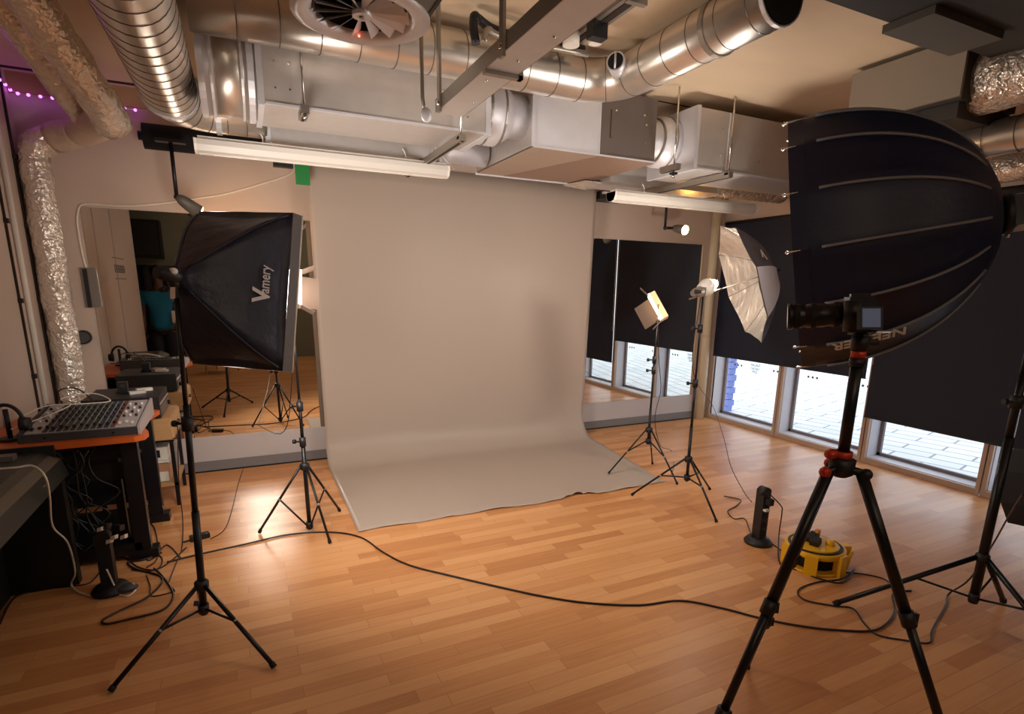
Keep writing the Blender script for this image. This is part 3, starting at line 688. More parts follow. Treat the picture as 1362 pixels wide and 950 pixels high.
# ------------------------------------------------------------------ light stands
def stand(label, base, feet, hub_z, col_z, top, brace_at=.5, r=.0135, knobs=(), joint_z=(), legr=.009, down=False):
    """base on the floor under the pole; feet three floor points; down=True: braces run from the foot of the pole up to the legs"""
    t = thing('light_stand', label, 'light stand', base)
    base = Vector(base); top = Vector(top); ax = (top-base)
    def pz(z): return base+ax*((z-base.z)/ax.z)
    zs = [col_z-.03]+list(joint_z)+[top.z]; n = len(zs)-1
    for i in range(n): part('pole_section', MB().tube([pz(zs[i]), pz(zs[i+1])], r*(1-.2*i), 12), M['black'], t)
    part('hub_collar', MB().tube([pz(hub_z-.025), pz(hub_z-.015), pz(hub_z+.015), pz(hub_z+.025)], [.02,.03,.03,.02], 16), M['blackp'], t)
    part('sliding_collar', MB().tube([pz(col_z-.02), pz(col_z+.02)], .023, 14), M['blackp'], t)
    for f in feet:
        f = Vector(f); d = (f-base).normalized(); a = pz(hub_z)+d*.028
        foot = f+V(0,0,.012)
        lg = part('leg', MB().tube([a, foot], [legr, legr], 8), M['black'], t)
        part('rubber_foot', MB().tube([foot.lerp(a,.04), foot-V(0,0,.004)], legr+.003, 8), M['blackm'], lg)
        m_ = a.lerp(foot, brace_at); part('brace', MB().tube([pz(col_z)+d*.02, m_], .006, 6), M['black'], t)
        part('rivet', MB().ball(m_, .011, 8), M['steel'], t)
    for z in knobs:
        k = pz(z); part('clamp', MB().tube([pz(z-.03), pz(z+.03)], r+.007, 12), M['blackp'], t)
        part('knob', MB().tube([k, k+(-RT*.045)+V(0,0,.0)], .006, 8).tube([k-RT*.045, k-RT*.062], .014, 10), M['blackp'], t)
    return t
# 1: softbox stand in the left foreground
C1 = V(-5.575,-2.62,0)
H1 = at(232,372,d=2.20)
stand('black light stand in the left foreground carrying the square softbox', C1, [(-5.895,-2.896,0),(-5.299,-3.009,0),(-5.625,-2.2,0)], .26, .14, (H1.x,H1.y,H1.z-.05), .45, .016, (1.02,), (.62,1.1), .010)
tg = at(261,803,d=2.45)
solo('maker_tag', MB().obox(tg, RT, (UP*.8+FW*.2).normalized(), FW, .011, .011, .001), M['tag'], 'small dark blue tag hanging at the base of the left foreground stand', 'tag')
# 2
stand('black light stand left of the backdrop carrying an LED panel', (-5.019,-1.64,0), [(-5.323,-1.539,0),(-4.924,-1.883,0),(-4.79,-1.374,0)], .455, .05, (-5.03,-1.64,1.45), .5, .013, (.85,.62), (.62,.9), .008)
# 3
stand('black light stand on the right end of the backdrop paper with a small LED light', (-2.21,-1.587,0.01), [(-2.525,-1.471,0.01),(-2.139,-1.917,0),(-1.964,-1.373,0)], .41, .31, (-2.2,-1.587,1.35), .5, .011, (1.02,.93), (.6,1.0), .007)
# 4
stand('black light stand right of the backdrop carrying the silver umbrella', (-2.34,-2.23,0), [(-2.645,-1.961,0),(-2.412,-2.631,0),(-1.966,-2.107,0)], .345, .20, (-2.335,-2.225,1.57), .45, .012, (.93,1.33), (.6,.95), .008)
# 5 large stand at right
C5 = at(1297,787,z=.15); C5.z = 0
fa, fb = V(-2.637,-3.677,0), V(-1.772,-4.034,0); fc = C5+(-(fa-C5).normalized()-(fb-C5).normalized()).normalized()*.55
T5 = V(C5.x, C5.y, 1.93)
stand('heavy black light stand at the right edge carrying the big round softbox', C5, [fa, fb, fc], .335, .12, T5, .42, .021, (1.12,), (.95,1.25), .013)

# ------------------------------------------------------------------ square softbox
def softbox_square():
    ap = at(236,368,d=2.2); q = [at(265,281,d=2.60), at(390,283,d=2.40), at(376,494,d=2.40), at(256,484,d=2.60)]
    t = thing('square_softbox', 'black square softbox with white lettering on the left foreground stand', 'softbox', ap)
    ctr = sum(q, V(0,0,0))/4; ax = (ctr-ap); L_ = ax.length; ax = ax/L_
    NS, NK = 22, 10; bm = bmesh.new(); rings = []
    def ringpt(side, k, s):
        u = k/NK; p = q[side].lerp(q[(side+1)%4], u); lat = (p-ctr)
        sag = 1-.085*math.sin(u*PI)*(1-.85*s)*1.4*s*2 if s < 1 else 1
        f = .55*math.sin(s*PI/2)+.45*s
        w = .010*noise.noise(V(side*5+u*3, s*6, 1))*math.sin(u*PI)
        return ap+ax*(L_*(s**.97)) + lat*(f*sag*(.965 if s < .999 else 1)+w) + lat.normalized()*.03*(1-s)
    for j in range(NS+1):
        s = j/NS; rings.append([bm.verts.new(ringpt(sd, k, s)) for sd in range(4) for k in range(NK)])
    n = 4*NK
    for j in range(NS):
        for k in range(n):
            f = bm.faces.new((rings[j][k], rings[j][(k+1)%n], rings[j+1][(k+1)%n], rings[j+1][k])); f.smooth = True
    bm.faces.new(rings[0][::-1])
    part('fabric_shell', bm, M['fabric'], t)
    lip = bmesh.new(); A_ = []; B_ = []
    for sd in range(4):
        for k in range(NK):
            p = q[sd].lerp(q[(sd+1)%4], k/NK); A_.append(lip.verts.new(p)); B_.append(lip.verts.new(p+ax*.055+(p-ctr)*.006))
    for k in range(n): lip.faces.new((A_[k], A_[(k+1)%n], B_[(k+1)%n], B_[k]))
    part('front_lip', lip, mat('lip_cloth', (92,86,84), .6, bump=.3, bscale=20), t, 'grey front lip')
    part('rim_edge', MB().tube([q[i]+ax*.058 for i in (0,1,2,3,0)], .0055, 8), M['white'], t)
    part('diffuser', MB().quad([p+ax*.048+(ctr-p)*.01 for p in q]), M['e_soft'], t)
    for sd in range(4): part('rib', MB().tube([ringpt(sd, 0, j/NS)+(ringpt(sd,0,j/NS)-ap-ax*ax.dot(ringpt(sd,0,j/NS)-ap))*.004 for j in range(1, NS)], .0045, 6), M['fabric'], t)
    # lettering on the side panel (between corners 1 and 2)
    def P2(u, s): return ringpt(1, u*NK, s)
    nrm = (P2(.5,.72)-P2(.5,.66)).cross(P2(.6,.7)-P2(.4,.7)).normalized()
    if nrm.dot(CAM-P2(.5,.7)) < 0: nrm = -nrm
    # reads upwards: baseline towards the front lip
    up_ = (P2(.3,.74)-P2(.7,.74)).normalized(); yd = nrm.cross(up_).normalized()
    def place(px_, py_, off=.012):
        r = (at(px_,py_,d=1)-CAM); pp = P2(.5,.75); k = (pp+nrm*off-CAM).dot(nrm)/r.dot(nrm); return CAM+r*k
    o1 = place(357,404); text('V', .092, o1, up_, yd, M['logo'], t, 'lettering', bold=.035)
    o2 = place(357.5,391); text('amery', .058, o2, up_, yd, M['logo'], t, 'lettering', bold=.012, xs=.80)
    # lamp holder
    t2 = thing('lamp_holder', 'black swivel lamp holder with a white cap at the back of the square softbox', 'lamp holder', H1-V(0,0,.06))
    part('socket', MB().tube([ap-ax*.09, ap-ax*.02, ap+ax*.02], [.022,.03,.03], 16), M['blackp'], t2)
    part('white_cap', MB().ball(at(230,361,d=2.16), .018, 12, (1,1,.8)), M['white'], t2)
    part('swivel', MB().tube([H1-V(0,0,.07), H1-V(0,0,.02)], .02, 12).ball(H1-V(0,0,.015), .026, 12), M['blackp'], t2)
    part('metal_plate', MB().obox(at(231,390,d=2.17), RT, UP, FW, .010, .022, .006), M['chrome'], t2)
    part('knob', MB().tube([at(222,384,d=2.17), at(214,386,d=2.17)], .012, 12), M['blackp'], t2)
softbox_square()

# ------------------------------------------------------------------ LED panels with barn doors
def led(name, label, c, n, u, hl, hw, th, flaps, em, bodym, postbase):
    """c centre of the face, n face normal, u long axis"""
    n = n.normalized(); u = (u-n*u.dot(n)).normalized(); w = n.cross(u)
    t = thing(name, label, 'LED light', postbase)
    part('housing', MB().obox(c-n*th/2, u, w, n, hl, hw, th/2).bevel(.004), bodym, t)
    part('light_face', MB().obox(c+n*.002, u, w, n, hl*.93, hw*.9, .003), em, t)
    part('face_frame', MB().obox(c+n*.004+w*hw*.95, u, w, n, hl, .005, .008).obox(c+n*.004-w*hw*.95, u, w, n, hl, .005, .008).obox(c+n*.004+u*hl*.97, u, w, n, .005, hw, .008).obox(c+n*.004-u*hl*.97, u, w, n, .005, hw, .008), M['white'], t)
    for side, (dirv, half, leng, ang) in enumerate(flaps(u, w, hl, hw)):
        e = c+n*.008+dirv[0]*dirv[1]; out = (n*math.cos(ang)+dirv[0]*math.sin(ang)).normalized(); al = w if dirv[0].dot(u)**2 > .5 else u
        b = MB().obox(e+out*leng/2, al, out, al.cross(out), half, leng/2, .0012); part('barn_door', b, M['barn'], t)
    part('yoke', MB().tube([c-n*th/2+w*(hw+.012), c-n*th/2+w*(hw+.012)-V(0,0,hl+.02), c-n*th/2-w*(hw+.012)-V(0,0,hl+.02), c-n*th/2-w*(hw+.012)], .005, 8), M['chrome'], t)
    part('yoke_clamp', MB().tube([c-n*th/2-V(0,0,hl+.02), Vector(postbase)], .012, 10), M['blackp'], t)
    return t
M['barn'] = mat('barn_door_metal', (112,94,82), .6, .1)
def fl(u, w, hl, hw):
    fw_ = w if w.dot(FW) > 0 else -w
    return [((u, hl), hw*.95, .085, .45), ((-u, hl), hw*.95, .085, .45), ((fw_, hw), hl*.95, .115, .35)]
def fl3(u, w, hl, hw):
    fw_ = w if w.dot(FW) > 0 else -w
    return [((u, hl), hw*.6, .09, 1.25), ((-u, hl), hw*.6, .10, .35), ((fw_, hw), hl*.85, .15, .5)]
c2 = at(398,385,d=3.33)
led('led_panel_light', 'LED panel with open barn doors behind the square softbox, shining on the backdrop', c2, RT*.92+FW*.40, UP*1.0+RT*.03, .10, .075, .05, fl, M['e_led'], mat('tan_housing', (176,152,134), .5), (-5.03,-1.64,1.45))
c3 = at(872,409,d=4.58)
led('led_panel_light', 'small tilted LED light with barn doors in front of the right mirror', c3, -RT*.84-UP*.42+FW*.12, UP*.87+RT*.5, .12, .04, .05, fl3, M['e_led3'], mat('warm_housing', (206,160,120), .45), (-2.2,-1.587,1.35))

# ------------------------------------------------------------------ umbrella light
def umbrella():
    rc = at(986,377,d=4.36); ax = (-RT*.93-UP*.31+FW*.17).normalized()      # opening direction
    u = (UP-ax*UP.dot(ax)).normalized(); w = ax.cross(u); Rr = .49; dep = .25; apx = rc-ax*dep
    t = thing('reflector_umbrella', 'silver lined photo umbrella, open, on the stand right of the backdrop', 'umbrella', (-2.335,-2.225,1.62))
    NR, NS = 8, 9
    def pt(a, s, k=1.0):
        ph = 2*PI*a/NR; f = a-math.floor(a); sag = (math.cos(PI/NR)/math.cos((f-.5)*2*PI/NR))*(1-.03*math.sin(f*PI))
        return apx + ax*(dep*(s**2)) + (u*math.cos(ph)+w*math.sin(ph))*(Rr*s*sag*k)
    for nm, m_, off in (('outer_cloth', M['umbout'], .0), ('silver_lining', M['silver'], .004)):
        bm = bmesh.new(); SUB = 5; rings = []
        for j in range(NS+1):
            s = max(.02, j/NS); rings.append([bm.verts.new(pt(a/SUB, s)+ax*off+(V(0,0,0) if off == 0 else ax*.006*noise.noise(V(a*1.3,j*.9,0)))) for a in range(NR*SUB)])
        n = NR*SUB
        for j in range(NS):
            for k in range(n):
                f = bm.faces.new((rings[j][k], rings[j][(k+1)%n], rings[j+1][(k+1)%n], rings[j+1][k])); f.smooth = True
        part(nm, bm, m_, t)
    for a in range(NR): part('rib', MB().tube([pt(a, s/8)+ax*.008 for s in range(1, 9)], .003, 6), M['chrome'], t)
    # pale grey panel on the outside
    PAN = max(range(NR), key=lambda a: (pt(a+.5,.8)-rc).dot(-FW*.7-UP*.6)); pg = bmesh.new(); g_ = []
    for j in range(2, NS+1): g_.append([pg.verts.new(pt(PAN+a/5, j/NS)-ax*.004) for a in range(6)])
    for j in range(len(g_)-1):
        for k in range(5): pg.faces.new((g_[j][k], g_[j][k+1], g_[j+1][k+1], g_[j+1][k]))
    part('pale_panel', pg, M['umbtrans'], t, 'pale grey cloth panel')
    tip = apx-ax*.03; end = at(917,398,d=4.05)
    part('shaft', MB().tube([tip, end], .005, 8), M['chrome'], t)
    part('ferrule', MB().tube([tip-ax*.02, tip+ax*.02], .009, 10), M['blackp'], t)
    # logo on outer cloth
    PB = max((PAN-1, PAN+1), key=lambda a: pt(a+.5,.8).z)
    lp = pt(PB+.5, .72)-ax*.006; rd = (pt(PB+.5,.9)-pt(PB+.5,.5)).normalized(); sdv = (pt(PB+.8,.72)-pt(PB+.2,.72)).normalized()
    if rd.cross(sdv).dot(CAM-lp) < 0: sdv = -sdv
    lp = lp+rd.cross(sdv)*.012
    text('V', .11, lp, rd, sdv, M['logo'], t, bold=.03)
    # lamp head
    lc = at(927,388,d=4.03)
    t2 = thing('umbrella_lamp', 'lit white bulb in a lamp holder pointing into the silver umbrella', 'lamp', (-2.335,-2.225,1.57))
    la = (at(962,372,d=4.2)-lc).normalized()
    part('socket', MB().tube([lc-la*.05, lc-la*.02, lc+la*.04], [.022,.03,.03], 16), mat('socket_grey', (140,132,126), .4, .3), t2)
    part('bulb_base', MB().tube([lc+la*.035, lc+la*.06, lc+la*.115, lc+la*.135], [.026,.046,.062,.060], 20), M['white'], t2)
    part('bulb', MB().tube([lc+la*.135, lc+la*.19, lc+la*.225, lc+la*.24], [.036,.038,.026,.008], 18), M['e_bulb'], t2)
    part('swivel_bracket', MB().tube([V(-2.335,-2.225,1.555), V(-2.335,-2.225,1.62)], .02, 12).tube([V(-2.335,-2.225,1.61), lc-la*.02], .014, 10), M['steel'], t2)
    part('tightening_knob', MB().tube([V(-2.335,-2.225,1.59), V(-2.335,-2.225,1.59)-RT*.06], [.006,.016], 10), M['blackp'], t2)
umbrella()

# ------------------------------------------------------------------ big parabolic softbox
def bigbox():
    hub = at(1331,287,d=2.36); rc = at(1069,331,d=2.72); ax = (rc-hub); L_ = ax.length; ax /= L_
    u = (UP-ax*UP.dot(ax)).normalized(); w = ax.cross(u); Rr = .585; N = 16
    t = thing('parabolic_softbox', 'huge black round deep softbox at the right, opening to the left', 'softbox', hub)
    def rad(s): return Rr*(.10+.90*(1-(1-s)**2.3)**.62) if s < 1 else Rr
    def pt(a, s, k=1.0):
        ph = 2*PI*(a+.32)/N; f = a-math.floor(a); sag = math.cos(PI/N)/math.cos((f-.5)*2*PI/N)*(1-.012*math.sin(f*PI))
        return hub+ax*(L_*s)+(u*math.cos(ph)+w*math.sin(ph))*(rad(s)*sag*k)
    SUB = 4; NS = 26; bm = bmesh.new(); rings = []
    for j in range(NS+1): rings.append([bm.verts.new(pt(a/SUB, j/NS)) for a in range(N*SUB)])
    n = N*SUB
    for j in range(NS):
        for k in range(n):
            f = bm.faces.new((rings[j][k], rings[j][(k+1)%n], rings[j+1][(k+1)%n], rings[j+1][k])); f.smooth = False if 0 else True
    bm.faces.new(rings[0][::-1])
    part('fabric_shell', bm, M['fabric2'], t)
    bm = bmesh.new(); A_ = [bm.verts.new(pt(a/SUB,1,1.002)-ax*.03) for a in range(n)]; B_ = [bm.verts.new(pt(a/SUB,1,1.0)+ax*.03) for a in range(n)]
    for k in range(n): bm.faces.new((A_[k], A_[(k+1)%n], B_[(k+1)%n], B_[k]))
    part('front_lip', bm, M['fabric2'], t)
    part('diffuser', MB().disc(rc+ax*.005, ax, Rr*.955, 48), M['e_big'], t)
    for a in range(N):
        part('rod_sleeve', MB().tube([pt(a, .12+.78*k/14, 1.007) for k in range(15)], .0062, 6), M['piping'], t)
        p = pt(a, 1)
        part('rod_tip', MB().tube([p+ax*.0, p+ax*.048], .0035, 6).ball(p+ax*.05, .007, 8), M['chrome'], t)
    # logo upside down near the lower rim
    a_ = None; best = 1e9
    for k in range(N*4):
        p = pt(k/4, .72); e = (at(1128,452,d=1)-CAM).normalized(); dd = (p-CAM); s_ = (dd-e*dd.dot(e)).length + (10 if dd.length > (hub+ax*L_*.72-CAM).length else 0)
        if s_ < best: best, a_ = s_, k/4
    p = pt(a_, .72, 1.012); xd = (pt(a_,.55,1.012)-pt(a_,.88,1.012)).normalized(); side = (pt(a_+.1,.8)-pt(a_-.1,.8)).normalized()
    nn = xd.cross(side); 
    if nn.dot(p-(hub+ax*L_*.8)) < 0: nn = -nn
    yd = nn.cross(-xd).normalized()
    text('NEEWER', .070, p+nn*.008+xd*.16-yd*.02, -xd, yd, M['logogrey'], t, bold=.02)
    # speed ring + lamp body
    t2 = thing('studio_lamp', 'black studio lamp body with speed ring behind the big softbox', 'lamp', (T5.x,T5.y,T5.z))
    part('speed_ring', MB().tube([hub-ax*.035, hub-ax*.03, hub-ax*.005, hub], [.07,.085,.085,.07], 28), M['blackp'], t2)
    part('lamp_body', MB().obox(hub-ax*.17, ax, u, w, .135, .062, .055).bevel(.008), M['black'], t2)
    part('trim_line', MB().obox(hub-ax*.17+u*.063, ax, u, w, .13, .003, .05).obox(hub-ax*.17-u*.063, ax, u, w, .13, .003, .05), M['duct_brown'], t2)  # tan strips coloured as a reflection along the lamp body
    part('yoke', MB().tube([T5, hub-ax*.2-u*.06], .018, 12), M['blackp'], t2)
    part('latch', MB().ball(hub-ax*.02-u*.088, .010, 8), M['chrome'], t2)
bigbox()
# dark softbox on the floor at the right edge
q = at(1402,655,d=2.75)
t = thing('floor_softbox', 'black softbox standing at the right edge of the picture, only its edge in view', 'softbox', V(q.x,q.y,0.02))
bm = MB(); rr = .17
n_ = 8; ang = [2*PI*(k+.5)/n_ for k in range(n_)]
bm.prism([q+V(0,0,.0)+RT*(math.cos(a)*.075+.02)+UP*(math.sin(a)*.215) for a in ang], FW*.25)
part('fabric_shell', bm, M['blackm'], t); 
part('short_stand', MB().tube([V(q.x+.25,q.y-.02,.02), V(q.x+.25,q.y-.02,q.z)], .012, 10), M['black'], t)
part('foot_plate', MB().tube([V(q.x+.25,q.y-.02,.0), V(q.x+.25,q.y-.02,.02)], .10, 20), M['black'], t)

# ------------------------------------------------------------------ camera on tripod
def tripod():
    A_ = V(-3.68,-4.279,1.09); feet = [V(-3.445,-3.845,0), V(-4.179,-4.253,0), V(-3.453,-4.7245,0)]
    t = thing('camera_tripod', 'tall black tripod with orange clamps in the right foreground', 'tripod', V(A_.x,A_.y,0))
    part('shoulder', MB().tube([A_-V(0,0,.04), A_-V(0,0,.03), A_+V(0,0,.015), A_+V(0,0,.02)], [.02,.035,.038,.028], 16), M['blackp'], t)
    part('orange_collar', MB().tube([A_+V(0,0,.015), A_+V(0,0,.04)], .026, 16).ball(A_+V(0,0,.03)-RT*.035, .020, 10, (1.2,1,.9)), M['red'], t)
    for f in feet:
        d = V(f.x-A_.x, f.y-A_.y, 0).normalized(); a = A_+d*.055-V(0,0,.02)
        l = part('leg', MB().tube([A_-V(0,0,.01), a+d*.01], .013, 8).tube([a, a.lerp(f,.40)], .0165, 12).tube([a.lerp(f,.38), a.lerp(f,.72)], .0135, 12).tube([a.lerp(f,.70), f+V(0,0,.01)], .0105, 12), M['black'], t)
        for k in (.39,.71): part('clamp', MB().tube([a.lerp(f,k-.02), a.lerp(f,k+.02)], .021, 10).obox(a.lerp(f,k)+RT*.018, RT, V(0,0,1), FW, .010, .018, .008), M['blackp'], l)
        part('leg_release', MB().ball(a+d*.012+V(0,0,.0), .018, 10), M['blackp'] if f is feet[2] else M['red'], l)
        part('rubber_foot', MB().tube([f+V(0,0,.02), f], .014, 10), M['blackm'], l)
    top = at(1137,466,d=1.70); top = V(A_.x, A_.y, top.z)
    part('center_column', MB().tube([A_, top-V(0,0,.02)], .0165, 14), M['black'], t)
    part('red_ring', MB().tube([top-V(0,0,.015), top+V(0,0,.008)], .0205, 16), M['red'], t)
    part('ball_head', MB().tube([top-V(0,0,.04), top-V(0,0,.015)], .022, 16).tube([top+V(0,0,.008), top+V(0,0,.05)], .024, 16).ball(top+V(0,0,.045), .020, 12).tube([top+V(0,0,.03), top+V(0,0,.03)+RT*.05], .01, 10), M['blackp'], t)
    part('quick_release_plate', MB().obox(top+V(0,0,.062), RT, V(0,0,1), FW, .03, .006, .02), M['blackp'], t)
    # camera
    cc = top+V(0,0,.113)-RT*.016; ld = (-RT*.90+FW*.40+V(0,0,.02)).normalized(); sd = ld.cross(V(0,0,1)).normalized(); uz = sd.cross(ld)
    tc = thing('camera_on_tripod', 'black camera with a long lens and flip out screen on the tripod', 'camera', top+V(0,0,.068))
    if sd.dot(FW) < 0: pass
    part('body', MB().obox(cc, ld, sd, uz, .032, .065, .048).bevel(.012, 3), M['blackp'], tc)
    part('grip', MB().tube([cc-uz*.046-sd*.055*(1 if sd.dot(FW)>0 else -1)+ld*.02, cc+uz*.04-sd*.055*(1 if sd.dot(FW)>0 else -1)+ld*.02], .026, 14), M['blackp'], tc)
    part('viewfinder_hump', MB().obox(cc+uz*.050, ld, sd, uz, .024, .020, .007).bevel(.008), M['blackp'], tc)
    LS = .86
    ln = [(.030,.030),(.045,.033),(.05,.036),(.075,.036),(.08,.034),(.10,.037),(.15,.038),(.153,.035),(.16,.035),(.165,.038),(.195,.038),(.198,.042),(.21,.042)]
    part('lens_barrel', MB().tube([cc+ld*(.03+(a-.03)*LS) for a, _ in ln], [b*.92 for _, b in ln], 28), M['black'], tc)
    part('front_glass', MB().disc(cc+ld*(.03+.1805*LS), ld, .033, 24), mat('lens_glass', (8,10,16), .08), tc)
    for a in (.06,.13,.18): part('focus_ring', MB().ring(cc+ld*(.03+(a-.03)*LS), ld, .035, .014, 28, .002), M['blackm'], tc)
    sc_ = at(1159,423,d=1.50)
    part('screen_housing', MB().obox(sc_+FW*.006, RT, UP, FW, .033, .030, .005).bevel(.003), M['blackp'], tc)
    part('screen', MB().obox(sc_+RT*.0-FW*.0, RT, UP, FW, .024, .025, .0018), M['screen'], tc)
    part('screen_hinge', MB().tube([sc_+FW*.01, cc-ld*.02], .008, 8), M['blackp'], tc)
    part('plate_edge', MB().obox(top+V(0,0,.062)+RT*.062, RT, V(0,0,1), FW, .022, .002, .01), M['chrome'], tc)
tripod()

# ------------------------------------------------------------------ power tower right, reel
def tower(c, label, h=.37, tilt=None):
    c = Vector(c); t = thing('power_tower', label, 'power strip', c)
    part('round_foot', MB().tube([c, c+V(0,0,.012), c+V(0,0,.035), c+V(0,0,.045)], [.085,.088,.07,.04], 28), M['blackp'], t)
    part('tower_body', MB().box(c.x-.032,c.x+.032,c.y-.03,c.y+.03,.03,h).bevel(.012,3), M['blackp'], t)
    part('handle_top', MB().tube([c+V(0,-.028,h-.02), c+V(0,.028,h-.02)], .036, 20), M['blackp'], t)
    for k in range(4):
        z = .08+k*(h-.14)/4; part('socket', MB().tube([V(c.x-.005,c.y-.031,z), V(c.x-.005,c.y-.035,z)], .020, 16), M['blackm'], t)
    return t
c = at(1008,722,z=0); t = tower(c, 'black upright power tower on the floor right of the umbrella stand', .37)
part('silver_plug', MB().obox((c.x-.012,c.y-.045,.245), V(1,0,0), V(0,1,0), V(0,0,1), .018, .012, .006), M['white'], t); part('side_strip', MB().box(c.x+.032,c.x+.036,c.y-.02,c.y+.02,.06,.34), M['galv_dark'], t)
part('black_plug', MB().obox((c.x+.0,c.y-.05,.30), V(1,0,0), V(0,1,0), V(0,0,1), .018, .02, .02).bevel(.005), M['blackm'], t)
def reel():
    c = at(1096,762,z=0); c = c+V(.03,.10,0)
    t = thing('cable_reel', 'yellow and black cable reel lying flat on the floor behind the tripod', 'cable reel', c)
    Rr = .165; zt = .13
    part('base_ring', MB().tube([c+V(0,0,.0), c+V(0,0,.018)], Rr, 36), M['yellow'], t)
    part('drum', MB().tube([c+V(0,0,.018), c+V(0,0,.10)], Rr*.72, 32), M['blackm'], t)
    part('top_ring', MB().tube([c+V(0,0,.098), c+V(0,0,.105), c+V(0,0,zt-.004), c+V(0,0,zt)], [Rr*.98,Rr,Rr,Rr*.95], 36), M['yellow'], t)
    part('black_band', MB().ring(c+V(0,0,zt+.001), (0,0,1), Rr*.86, .008, 36, .006), M['blackp'], t)
    part('top_disc', MB().tube([c+V(0,0,zt+.004), c+V(0,0,zt+.012)], [Rr*.80,Rr*.76], 32), M['yellow'], t)
    for a in (-.55, .75, 2.1, 3.6, 4.6):
        d = V(math.cos(a-.9), math.sin(a-.9), 0); p = c+d*Rr*.95
        part('corner_post', MB().obox(p+V(0,0,.062), d, V(-d.y,d.x,0), V(0,0,1), .022, .034, .062).bevel(.010,3), M['yellow'], t)
    p = c+V(.15,-.06,0); part('handle_arm', MB().obox(p+V(0,0,.07), V(.9,-.4,0).normalized(), V(.4,.9,0).normalized(), V(0,0,1), .05, .026, .055).bevel(.010,3), M['yellow'], t)
    part('handle_strut', MB().tube([c+V(.08,-.15,.03), c+V(.17,-.12,.10)], .012, 8), M['yellow'], t)
    part('carry_strap', MB().tube(smooth([c+V(-.10,.05,zt+.01), c+V(-.07,.06,zt+.035), c+V(-.02,.05,zt+.02)],4), .008, 8), M['blackm'], t)
    for k, (dx, dy, m_) in enumerate([(-.03,-.02,'blackm'),(.02,.03,'blackm'),(-.01,.03,'blackm')]):
        pl_ = thing('mains_plug', ['black mains plug on top of the yellow reel, left of the pile', 'black mains plug on top of the yellow reel, right side of the pile', 'black mains plug at the back of the pile on the yellow reel'][k], 'plug', c+V(dx,dy,zt+.012))
        q_ = c+V(dx,dy,zt+.03); part('plug_body', MB().obox(q_, V(.9,.3,.2).normalized(), V(-.3,.9,0).normalized(), V(-.2,0,.98).normalized(), .030, .024, .018).bevel(.008,2), M['blackp'], pl_)
        part('plug_tail', MB().tube([q_+V(.02,.01,.0), q_+V(.06,.03,.02)], [.012,.006], 10), M['blackp'], pl_)
    kn = thing('reel_crank_knob', 'small orange crank knob on top of the yellow reel', 'knob', c+V(.05,.03,zt+.03))
    part('knob', MB().tube([c+V(.055,.03,zt+.015), c+V(.055,.03,zt+.07)], [.012,.016], 12), mat('orange_plastic', (214,130,50), .5), kn)
    part('yellow_grip', MB().tube([c+V(.05,-.06,zt+.005), c+V(.05,-.06,zt+.045)], [.028,.018], 14), M['yellow'], kn)
    return c
RC = reel()

# ------------------------------------------------------------------ cables on the floor
def cab(label, pix, r=.0045, m='cable', z=None, extra0=None, extra1=None, name='floor_cable', cat='cable', n=6):
    pts = []
    if extra0: pts += [Vector(p) for p in extra0]
    for p in pix: pts.append(at(p[0], p[1], z=(p[2] if len(p) > 2 else r+.001)))
    if extra1: pts += [Vector(p) for p in extra1]
    return solo(name, MB().tube(smooth(pts, n), r, 7), M[m], label, cat)
cab('longest dark cable, sweeping across the middle of the floor', [(222,748),(262,738),(330,723),(385,711),(440,708),(480,715),(510,735),(545,752),(600,766),(660,780),(720,793),(780,802),(850,805),(905,799),(960,809),(1010,822),(1060,832),(1110,838),(1165,838),(1190,815),(1188,790),(1212,786)], .0055)
cab('thin cable from the left LED panel stand down past the mirror to the adapter', [(332,560,.28),(345,585,.1),(330,610),(318,640),(308,680),(298,705),(280,717)], .003, extra0=[(-5.03,-1.60,1.40), (-5.06,-1.45,.9), (-5.13,-1.1,.55)])
cab('dark cable looping on the floor below the right stand and behind the tripod', [(1068,762),(1090,770),(1120,775),(1137,757),(1120,770),(1085,775),(1062,785),(1070,798),(1108,806),(1135,810),(1150,830),(1168,845),(1205,852),(1236,855),(1240,838),(1258,805),(1262,790),(1290,770,.1),(1320,725,.2),(1340,690,.45),(1362,655,.75)], .0045)
cab('cable running from the yellow reel to the right behind the tripod leg', [(1050,755),(1085,765),(1130,762),(1175,770),(1190,786)], .0045)
cab('cable from the power tower to the umbrella stand', [(963,660),(985,665),(978,674),(968,680),(976,690),(990,690),(996,702)], .004, extra1=[at(1000,712,z=.06)])
cab('cable hanging from the power tower down to the reel', [(1018,652,.33),(1038,672,.25),(1040,682,.2),(1036,712,.03),(1036,745),(1046,760)], .004)
cab('short cable joining the power tower foot and the yellow reel', [(1022,720),(1040,733),(1060,750),(1085,766),(1112,765)], .004)
cab('thin pale cable falling from the umbrella lamp to the power tower', [(948,540,.45),(962,580,.35),(972,620,.25),(990,655,.2),(1000,668,.22)], .003, 'wcable' if 0 else 'cable', extra0=[(-2.33,-2.2,1.55), (-2.25,-2.1,1.0)])
cab('thin cable falling from the small barn door light to the floor', [(878,592,.22),(893,600),(896,620),(892,634),(896,622)], .003, extra0=[(-2.2,-1.587,1.36),(-2.13,-1.56,1.0),(-2.08,-1.55,.75),(-2.13,-1.56,.5)])
cab('big dark loop of cable on the floor left of the foreground stand', [(215,735),(190,745),(170,748),(180,757),(210,765),(215,775),(195,795),(160,812),(137,825),(142,830),(170,824),(215,812),(230,795),(226,780),(214,764),(205,756)], .0055)
cab('dark cable weaving right of the desk legs to the adapter', [(118,742),(160,740),(185,755),(210,757),(235,740),(248,728)], .004)
cab('dark cable arching from beneath the desk down to the cable heap', [(196,694),(205,702),(210,725),(208,745),(195,755)], .004)
